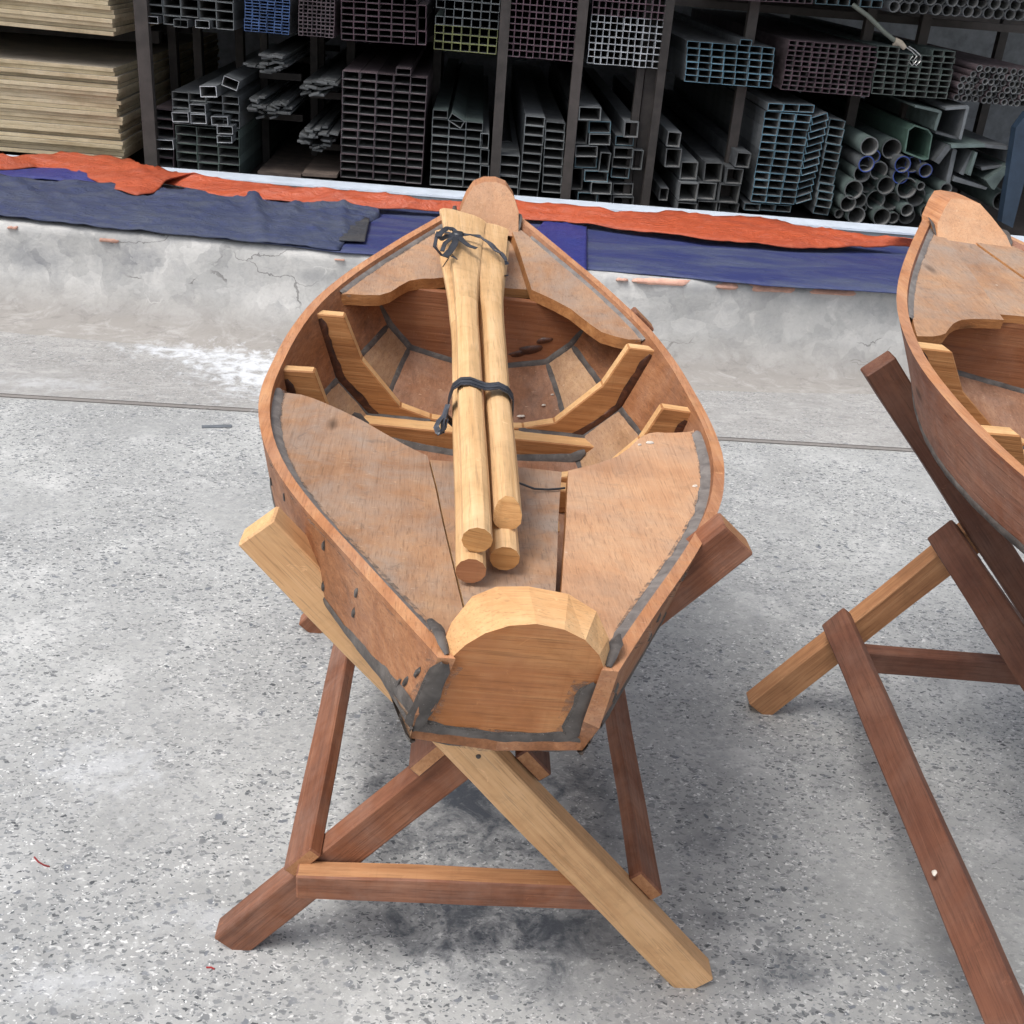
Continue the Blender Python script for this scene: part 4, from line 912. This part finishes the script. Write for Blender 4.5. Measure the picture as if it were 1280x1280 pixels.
def one(kind, x0, y0, x1, y1, body, rim, label, group, ang=0.0, y=RY, L_=2.8, dy=-.02):
    c = aty((x0 + x1) / 2, (y0 + y1) / 2, y); a = aty(x0, (y0 + y1) / 2, y); b_ = aty(x1, (y0 + y1) / 2, y); t_ = aty((x0 + x1) / 2, y0, y); d = aty((x0 + x1) / 2, y1, y)
    add_tube(kind, c, (b_ - a).length * .98, abs(t_.z - d.z) * .98, ang, body, rim, label, group, L_, dy=dy)
RT, SQ = 'rectangular_tube', 'square_tube'
bundle(RT, (183, 28), (293, 38), (180, -18), 5, 4, 'steel', 'grey', 'grey tube in the top bundle beside the plywood', 'grey tubes in the top bundle beside the plywood', skip=((0, 0), (2, 0)))
one(RT, 182, 20, 199, 29, 'steel', 'white', 'dark tube with bright end jutting from the top bundle beside the brown post', None, y=6.05)
one(RT, 245, 25, 263, 35, 'steel', 'white', 'bright rimmed tube lowest in the middle of the top grey bundle', None, y=6.05)
one(RT, 218, 24, 236, 34, 'steel', 'grey', 'dull tube sagging beneath the top grey bundle', None, y=6.05)
bundle(RT, (305, 38.5), (361, 43.5), (306, -5), 6, 11, 'steel', 'blue', 'blue ended small tube in the top row', 'blue ended tubes')
bundle(SQ, (373, 44), (417, 47.5), (374, -4), 8, 10, 'steel_maroon', 'maroon_dark', 'small square maroon tube beside the blue bundle', 'small maroon square tubes beside the blue bundle')
bundle(RT, (426, 50), (520, 56), (426, -7), 6, 7, 'steel_maroon', 'maroon', 'maroon rectangular tube left of the yellow bundle', 'maroon rectangular tubes of the top row')
for k in range(3): one(RT, 522, 38 - k * 16, 533, 56 - k * 16.5, 'steel_maroon', 'maroon', 'maroon edged tube standing on its narrow side at the end of the top row bundle', 'upright maroon tubes of the top row')
bundle(SQ, (542, 61.5), (620, 68), (546, -12), 7, 7, 'steel_green', 'yellow', 'square tube of the yellow edged bundle', 'yellow edged square tubes', skip=((0, 4), (1, 5)), rim2=(3, 'grey'))
bundle(SQ, (632.5, 70), (725, 78), (638, -13), 11, 10, 'steel_maroon', 'maroon', 'maroon square tube left of the white bundle', 'maroon square tubes between posts')
bundle(SQ, (734, 79), (823, 86), (742, -9), 11, 10, 'steel', 'white', 'square tube of the white ended bundle', 'white ended square tubes', rim2=(7, 'maroon'))
bundle(RT, (856, 102), (964, 110.5), (859, 51), 7, 6, 'steel', 'cyan', 'cyan ended tube on the upper shelf', 'cyan ended tubes on the upper shelf')
one(RT, 924, 49, 939, 57, 'steel', 'cyan', 'single cyan ended tube lying on top of the cyan bundle', None)
bundle(RT, (976, 112), (1086, 121), (987, 50), 11, 10, 'steel_maroon', 'maroon', 'small maroon tube right of the upper cyan bundle', 'small maroon tubes on the upper shelf')
bundle(RT, (1089, 117), (1184, 124), (1098, 57), 7, 8, 'steel_green', 'green', 'green grey tube beside the thin round pipes', 'green grey tubes on the upper shelf', skip=((2, 7), (3, 7), (4, 7)))
bundle(RT, (1020, 5), (1102, 10), (1022, -14), 6, 2, 'steel_green', 'teal', 'green grey tube on the highest shelf', 'tubes on the highest shelf')
bundle(RT, (900, -1), (1016, 5), (900, -14), 12, 2, 'steel_maroon', 'maroon', 'small maroon tube on the highest shelf', 'small maroon tubes on the highest shelf')
for r in range(3):
    for c in range(13):
        q = aty(1117 + c * 13.2 + (6.5 if r % 2 else 0), 8 + c * .9 - r * 11.5, RY); add_tube('round_pipe', q, .054, .054, 0, 'steel', 'steelgrey', 'thin dark round pipe on the highest shelf at upper right', 'round pipes on the highest shelf', dy=random.uniform(-.02, .02))
for r in range(6):
    for c in range(13):
        if r > 3 and c < 2: continue
        q = aty(1196 + c * 8.4 + (4.2 if r % 2 else 0) + r * 1.5, 122 + c * .8 - r * 7.6, RY); add_tube('round_pipe', q, .033, .033, 0, 'steel_maroon', 'steelgrey', 'thin round pipe in the bundle at the right end of the upper shelf', 'thin round pipes at the end of the upper shelf', dy=random.uniform(-.02, .02), t=.004)
# lower row
bundle(RT, (192.5, 207), (218, 209.5), (190.5, 135), 1, 6, 'steel_maroon', 'maroon_dark', 'dusty maroon tube in the column beside the brown post', 'maroon tubes beside the post')
bundle(RT, (222, 222), (300, 229), (219, 156), 3, 6, 'steel_green', 'green', 'green grey tube in the bottom left stack', 'green grey tubes in the bottom left stack')
bundle(RT, (217, 154), (300, 161), (214.5, 114), 4, 4, 'steel', 'grey', 'grey tube topping the bottom left stack', 'grey tubes in the bottom left stack')
for i, (x0, y0, x1, y1, an) in enumerate(((251, 107, 272, 121, .06), (279, 97, 299, 110, -.3), (238, 130, 258, 141, .02), (216, 140, 237, 152, .04), (239, 142, 259, 154, .03), (265, 145, 286, 156, .05), (272, 157, 292, 167, .03), (272, 169, 291, 178, .04), (195, 174, 218, 186, .02))):
    one(RT, x0, y0, x1, y1, 'steel', 'white', 'grey tube with pale cut end jutting out of the bottom left stack', 'pale ended tubes jutting from the bottom left stack', -an, y=6.02 + (i % 3) * .02)
bundle(RT, (425, 221.5), (527, 230), (428, 88), 5, 13, 'steel_maroon', 'maroon_dark', 'dusty maroon tube in the tall bottom stack', 'maroon tubes in the tall bottom stack')
one(RT, 495, 85, 514, 93.5, 'steel_maroon', 'maroon_dark', 'single dusty tube lying on top of the tall maroon stack', None)
bundle(RT, (537, 231), (599, 236), (540.5, 148), 3, 8, 'steel_green', 'grey', 'grey green tube in the stack behind the bow', 'grey green tubes behind the bow')
one(RT, 541, 137, 560, 147, 'steel_green', 'grey', 'topmost grey green tube at the left of the stack behind the bow', None)
one(RT, 561, 145, 580, 156, 'steel_green', 'grey', 'grey tube lying askew on the stack behind the bow', None, .5)
for k in range(3): one(RT, 600, 166 + k * 20, 611, 185 + k * 20, 'steel', 'grey', 'dark tube standing on edge beside the post behind the bow', 'tubes on edge behind the bow', 0)
bundle(RT, (623, 245), (647, 247), (625.5, 193), 1, 4, 'steel', 'grey', 'dark tube in the short column behind the bow', 'dark tubes in the short column')
bundle(RT, (648, 247), (672, 249), (657, 145), 1, 9, 'steel', 'grey', 'dark grey tube in the column left of the slim post', 'dark grey tubes left of the slim post')
bundle(RT, (677, 240), (701, 242), (682, 152), 1, 8, 'steel', 'grey', 'dark grey tube beside the slim post on the bottom shelf', 'dark tubes beside the slim post')
one('round_pipe', 622, 176, 644, 198, 'black', 'steelgrey', 'glossy black plastic wrapped pipe behind the short tube column', None, y=6.5, dy=0)
for i, (x0, y0, x1, y1) in enumerate(((723, 133, 751, 150), (720, 151, 735, 181), (736, 152, 764, 167), (736, 167, 763, 181), (719, 182, 747, 196), (719, 196, 747, 211), (749, 190, 762, 215), (715, 211, 729, 239), (730, 213, 760, 227), (738, 227, 764, 242), (780, 152, 798, 172), (770, 171, 793, 183), (767, 184, 791, 197), (765, 197, 789, 210), (764, 210, 787, 223), (790, 187, 803, 212), (766, 230, 792, 245), (722, 241, 747, 254), (748, 242, 765, 255), (766, 246, 792, 259))):
    one(RT, x0, y0, x1, y1, 'steel', ('grey', 'steelgrey', 'teal')[i % 3], 'large dark tube in the mixed stack between slim post and double post', 'large mixed tubes between the posts', random.uniform(-.06, .02), dy=random.uniform(-.03, .03))
for i, (x0, y0, x1, y1) in enumerate(((834, 165, 851, 184), (832, 186, 852, 210), (851, 203, 873, 226), (881, 204, 904, 229), (907, 210, 928, 230), (919, 190, 937, 209), (847, 227, 871, 250), (872, 229, 896, 251), (898, 230, 924, 254), (845, 252, 870, 266), (872, 252, 897, 267), (899, 254, 924, 268), (825, 236, 836, 252))):
    one(SQ, x0, y0, x1, y1, 'steel', 'steelgrey', 'large square dark tube in the loose pile right of the double post', 'large square tubes right of the double post', random.uniform(-.05, .03), dy=random.uniform(-.04, .04))
bundle(RT, (938, 251.5), (993, 256), (957, 139), 3, 12, 'steel', 'cyan', 'cyan ended tube in the leaning bottom stack', 'cyan ended tubes in the leaning stack')
bundle(RT, (959, 138.5), (1017, 141), (961, 129), 3, 1, 'steel', 'cyan', 'cyan ended tube topping the leaning stack', 'cyan ended tubes topping the leaning stack')
bundle(RT, (929, 262), (988, 266), (931, 253.5), 3, 1, 'steel', 'teal', 'tube at the base of the leaning cyan stack', 'tubes below the leaning stack')
bundle(RT, (993, 255), (1013, 249), (1015, 147), 1, 12, 'steel', 'cyan', 'tilted cyan ended tube right of the leaning stack', 'tilted cyan tubes')
bundle(RT, (1017, 267), (1036, 270), (1037, 148), 1, 12, 'steel', 'teal', 'blue green tube in the slim column beside the large round pipes', 'blue green tubes in the slim column')
for i, (cx, cy, r, cl) in enumerate(((270, 772, 42, 0), (412, 798, 46, 0), (255, 866, 37, 1), (320, 840, 30, 1), (345, 915, 42, 0), (245, 925, 40, 0), (450, 870, 38, 1), (522, 880, 38, 1), (575, 905, 32, 1), (450, 935, 38, 1), (190, 1005, 44, 0), (290, 990, 42, 0), (375, 990, 42, 0), (480, 1000, 48, 0), (545, 985, 20, 0), (325, 1070, 45, 0), (410, 1080, 43, 0), (545, 1055, 46, 0), (160, 1078, 38, 0), (228, 1065, 34, 0), (210, 1145, 42, 0), (260, 1115, 18, 0), (340, 1150, 42, 0), (415, 1165, 28, 0), (500, 1160, 40, 0), (130, 1145, 22, 0), (470, 1110, 30, 0), (630, 1065, 38, 0), (680, 1000, 28, 0), (1000, 1075, 45, 0), (600, 1130, 36, 0))):
    q = aty(cx / 4.265 + 1020, cy / 4.265, RY); s_ = 2 * r / 4.265 / 1400 * 6.85
    lab = ('dusty grey round pipe in the pile on the bottom shelf behind the right boat', 'round pipe with a blue painted end in the pile behind the right boat')[cl]
    add_tube('round_pipe', q, round(s_, 3), round(s_, 3), 0, 'steel_green' if not cl else 'steel', 'steelgrey' if not cl else 'bluepaint', lab, ('grey round pipes behind the right boat', 'blue ended round pipes behind the right boat')[cl], 2.6, dy=random.uniform(-.05, .05), t=.005)
CAP = 300
for kind, lst in TUBES.items():
    lst.sort(key=lambda d: -d['size'])
    for d in lst[:CAP]:
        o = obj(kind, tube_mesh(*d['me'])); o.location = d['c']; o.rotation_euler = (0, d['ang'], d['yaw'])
        tag(o, d['label'], kind.replace('_', ' ').replace('rectangular ', 'steel ').replace('square ', 'steel ').replace('round ', ''), d['group'])
    rest = lst[CAP:]
    if rest:
        vs = []; fs = []; mi = []; mats = []
        for d in rest:
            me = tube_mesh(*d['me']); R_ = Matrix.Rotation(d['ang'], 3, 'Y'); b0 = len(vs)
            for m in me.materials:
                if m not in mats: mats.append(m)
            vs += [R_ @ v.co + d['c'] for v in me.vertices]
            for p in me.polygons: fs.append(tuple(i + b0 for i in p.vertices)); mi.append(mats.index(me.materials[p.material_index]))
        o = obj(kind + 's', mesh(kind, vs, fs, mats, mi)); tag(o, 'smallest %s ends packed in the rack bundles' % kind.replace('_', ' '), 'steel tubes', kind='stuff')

# flat bars in loose bundles
fb = {}
def flat_bundle(cx, cy, rx, ry, n_, label, group, seed, wpx=11):
    rnd = random.Random(seed)
    for k in range(n_):
        while True:
            a, b_ = rnd.uniform(-1, 1), rnd.uniform(-1, 1)
            if a * a + b_ * b_ < 1: break
        q = aty(cx + a * rx, cy + b_ * ry, RY + rnd.uniform(-.05, .05)); wd = round(wpx * rnd.choice((.8, 1, 1.1)) / 1400 * 6.85, 3)
        key = wd
        if key not in fb: fb[key] = timber_mesh('flat_bar', wd, 2.4, .011, (M['steel'], M['steel']), .001); fb[key].materials[0] = M['rim_steelgrey']
        o = obj('flat_bar', fb[key]); o.location = q + Vector((0, 1.2, 0)); o.rotation_euler = (0, rnd.choice((0, .05, -.08, .12, -.3, .4 if n_ > 24 else .1)), rnd.uniform(-.01, .01))
        tag(o, label, 'flat bar', group)
flat_bundle(333, 80, 22, 11, 22, 'flat steel bar in the upper left loose bundle beside the tall maroon stack', 'flat bars of the upper left bundle', 1)
flat_bundle(334, 134, 26, 15, 30, 'flat steel bar in the lower left loose bundle beside the tall maroon stack', 'flat bars of the lower left bundle', 2, 9)
flat_bundle(398, 108, 20, 12, 16, 'flat steel bar in the upper right loose bundle beside the tall maroon stack', 'flat bars of the upper right bundle', 3)
flat_bundle(398, 173, 21, 15, 34, 'flat steel bar in the rounded tight bundle beside the tall maroon stack', 'flat bars of the tight bundle', 4, 8)
# short brackets that carry those bundles
for (x0, x1, y) in ((306, 362, 98), (306, 364, 152), (374, 424, 124), (374, 424, 192)):
    a = aty(x0, y, RY); b_ = aty(x1, y, RY)
    for yy in (6.5, 7.4, 8.3): box('shelf_beam', (a.x, yy, min(a.z, b_.z) - .04), (b_.x, yy + .04, min(a.z, b_.z) - .005), M['post'], rk, ro)
# rusty sheets on the floor below the flat bars, leaning plates at the right
def plate(name, corners, y0, L_, th, mt, label, cat, group=None, rise=0.0):
    pts = [aty(px, py, y0) for px, py in corners]; n_ = len(pts)
    vs = pts + [p + Vector((0, L_, rise)) for p in pts]
    fs = [tuple(range(n_)), tuple(range(n_, 2 * n_))] + [(i, (i + 1) % n_, n_ + (i + 1) % n_, n_ + i) for i in range(n_)]
    return tag(obj(name, mesh(name, vs, fs, mt)), label, cat, group)
M['rust'] = metal_mat('rusty_sheet', (96, 84, 76), .3, .8)
plate('steel_sheet', [(322, 214), (376, 219), (376, 222.5), (322, 217.5)], 6.1, 2.2, .01, M['rust'], 'brown steel sheet lying below the left flat bar bundles', 'steel sheet')
plate('steel_sheet', [(378, 216), (421, 219), (421, 222.5), (378, 220)], 6.05, 2.2, .01, M['rust'], 'brown steel sheet lying below the right flat bar bundles', 'steel sheet')
chan = 'leaning channel pieces behind the right boat'
def z6(l): return [(x / 4.265 + 1020, y / 4.265) for x, y in l]
for i, c in enumerate(([(530, 560), (668, 590), (672, 598), (640, 700), (628, 692), (655, 602), (528, 572)], [(690, 575), (808, 562), (818, 572), (775, 745), (762, 740), (800, 580), (690, 588)], [(640, 700), (770, 735), (768, 748), (636, 712)], [(720, 770), (900, 765), (900, 785), (722, 790)], [(630, 860), (700, 770), (728, 780), (655, 875)], [(765, 925), (830, 805), (842, 812), (785, 935)], [(805, 930), (850, 808), (862, 814), (824, 938)], [(865, 765), (1030, 780), (1040, 792), (1035, 870), (1022, 868), (1026, 800), (868, 782)], [(880, 892), (1000, 880), (1004, 890), (884, 908)], [(905, 960), (1030, 875), (1036, 890), (950, 1012), (938, 1008)], [(730, 965), (740, 940), (915, 1000), (905, 1012)], [(690, 985), (730, 790), (752, 800), (712, 990)])):
    plate('steel_channel', z6(c), 6.05 + .02 * (i % 3), 1.2 + .2 * (i % 4), .01, (M['steel'], M['steel_green'])[i % 3 == 0], 'dusty folded steel offcut in the jumbled pile behind the right boat', 'steel offcut', chan)
add = z6([(490, 690), (525, 665), (600, 690), (622, 720), (600, 850), (575, 855), (470, 815)])
qs = [aty(px, py, 6.1) for px, py in add]; cen = sum(qs, Vector()) / len(qs); inn = [cen + (p - cen) * .9 for p in qs]; nq = len(qs)
vs = qs + inn + [p + Vector((0, 2.2, 0)) for p in qs] + [p + Vector((0, 2.2, 0)) for p in inn]; fs = []
for k in range(nq): j = (k + 1) % nq; fs += [(k, j, nq + j, nq + k), (k, 2 * nq + k, 2 * nq + j, j), (nq + k, nq + j, 3 * nq + j, 3 * nq + k)]
M['green_sheet'] = metal_mat('green_painted_sheet', (92, 118, 106), .15, .5)
tag(obj('steel_duct', mesh('steel_duct', vs, fs, M['green_sheet'])), 'crumpled green steel duct lying on the round pipes behind the right boat', 'duct')
plate('blue_post', [(1270, 160), (1285, 140), (1300, 150), (1266, 285), (1252, 278)], 6.0, .06, .06, metal_mat('dark_blue_paint', (44, 58, 74), .2, .5), 'dark blue painted steel post leaning at the right edge behind the right boat', 'post')

# plywood stacks
def stack(BL_, BRx, n_, hpx, label, group, y=6.03, x_left=-3.6):
    b0 = aty(*BL_, y); r0 = aty(*BRx, y); base = r0.z; th = hpx / 1400 * 6.72; tilt = math.atan2(b0.z - r0.z, r0.x - b0.x); me = {}
    for k in range(n_):
        v = k % 3
        Lx = r0.x - x_left
        if v not in me:
            me[v] = timber_mesh('plywood_sheet', Lx, 2.4, th * (.965, .95, .975)[v], (M['ply_edge'], M['ply_edge']), .0012, .003, v * 7); me[v].materials.append(M['ply_face'])
            for f in me[v].polygons:
                if abs(f.normal.z) > .8: f.material_index = 2
        o = obj('plywood_sheet', me[v]); o.rotation_euler = (0, tilt * .8, random.uniform(-.004, .004))
        o.location = (x_left + Lx / 2 + random.uniform(-.012, .012), y + 1.2 + random.uniform(-.02, .02), base + th * (k + .5) + (r0.x - (x_left + Lx / 2)) * math.tan(tilt * .8))
        tag(o, label + ', ' + ('lowest sheet' if k == 0 else 'sheet number %s from the bottom' % (ORC + 'fifteenth sixteenth seventeenth eighteenth nineteenth twentieth twenty-first twenty-second twenty-third'.split())[k] if False else ('lowest sheet' if k == 0 else (ORC + 'fifteenth sixteenth seventeenth eighteenth nineteenth twentieth twenty-first twenty-second twenty-third'.split())[k] + ' sheet up')), 'plywood sheet', group)
stack((0, 188), (153, 201), 23, 4.05, 'tan plywood sheet in the lower stack', 'plywood sheets of the lower stack')
stack((0, 31), (143, 45.5), 14, 4.1, 'tan plywood sheet in the upper stack', 'plywood sheets of the upper stack')
a = aty(0, 36, 6.1); b_ = aty(143, 47, 6.1)
for y in (6.75, 7.5, 8.2): box('shelf_beam', (-3.6, y, b_.z - .075), (b_.x + .05, y + .06, b_.z - .012), M['post'], rk, ro)
for px in (20, 88, 110): post(px - 6, px + 6, 60, 7.3, .06, 1.1)
# cable hanging over the upper shelf
pts = [aty(1066, 6, 6.05), aty(1085, 20, 6.0), aty(1105, 40, 5.98), aty(1120, 52, 5.97), aty(1126, 58, 5.97)]
e = empty('hanging_cord', pts[-1]); tag(e, 'grey green cord with a shiny wire hook hanging over the upper shelf tubes', 'cord'); eo = Vector(e.location)
V, Fc = tube([p - eo for p in pts], .011, 8); obj('rope', mesh('rope', V, Fc, M['cord'], smooth=60), e)
V, Fc = tube([aty(x, y, 5.97) - eo for x, y in ((1118, 52), (1125, 54), (1131, 60))], lambda f: .02 * (1 - .4 * f), 8); obj('grip', mesh('grip', V, Fc, M['ply_face'], smooth=60), e)
hk = []
for s in (0, 5): hk.append(tube([aty(x + s, y, 5.97 - s * .003) - eo for x, y in ((1131, 58), (1139, 63), (1146, 70), (1146, 76), (1140, 82), (1136, 77), (1141, 70))], .0035, 6))
V, Fc = join(hk); obj('hook', mesh('hook', V, Fc, M['bright'], smooth=60), e)

# ------------------------------------------------------------------ small things on the ground
q0, q1 = atz(252, 534, 0), atz(290, 533, 0)
timber('floor_plate', (q0.x, q0.y, .002), (q1.x, q1.y, .002), .022, .004, (0, 1, 0), (M['dark_plate'], M['dark_plate']), bev=.001, wob=0)
tag(bpy.data.objects['floor_plate'], 'small dark metal strip lying on the concrete near the floor joint at the left', 'metal strip')
def bit(name, pts, r, mt, label, cat):
    P = [atz(px, py, 0) + Vector((0, 0, r * .9)) for px, py in pts]; V, Fc = tube(P, r, 6); tag(obj(name, mesh(name, V, Fc, mt, smooth=60)), label, cat)
bit('wire_scrap', [(43, 1072), (48, 1078), (55, 1082), (62, 1084)], .0016, M['redbit'], 'curved dark red wire scrap on the concrete at the lower left', 'wire scrap')
bit('wire_scrap', [(258, 1210), (264, 1210), (268, 1212)], .0016, M['redbit'], 'short red wire scrap on the concrete beside the reddish leg of the near trestle', 'wire scrap')
rc = a2 + d2 * .295 + n2 * .0752; rdv = ray(1168, 1091); hit = EYE + rdv * ((rc - EYE).dot(n2) / rdv.dot(n2))
blob('paint_spot', hit - O2 + n2 * .0008, (0, 1, 0), n2, .006, .005, M['white_bit'], t2, 3)
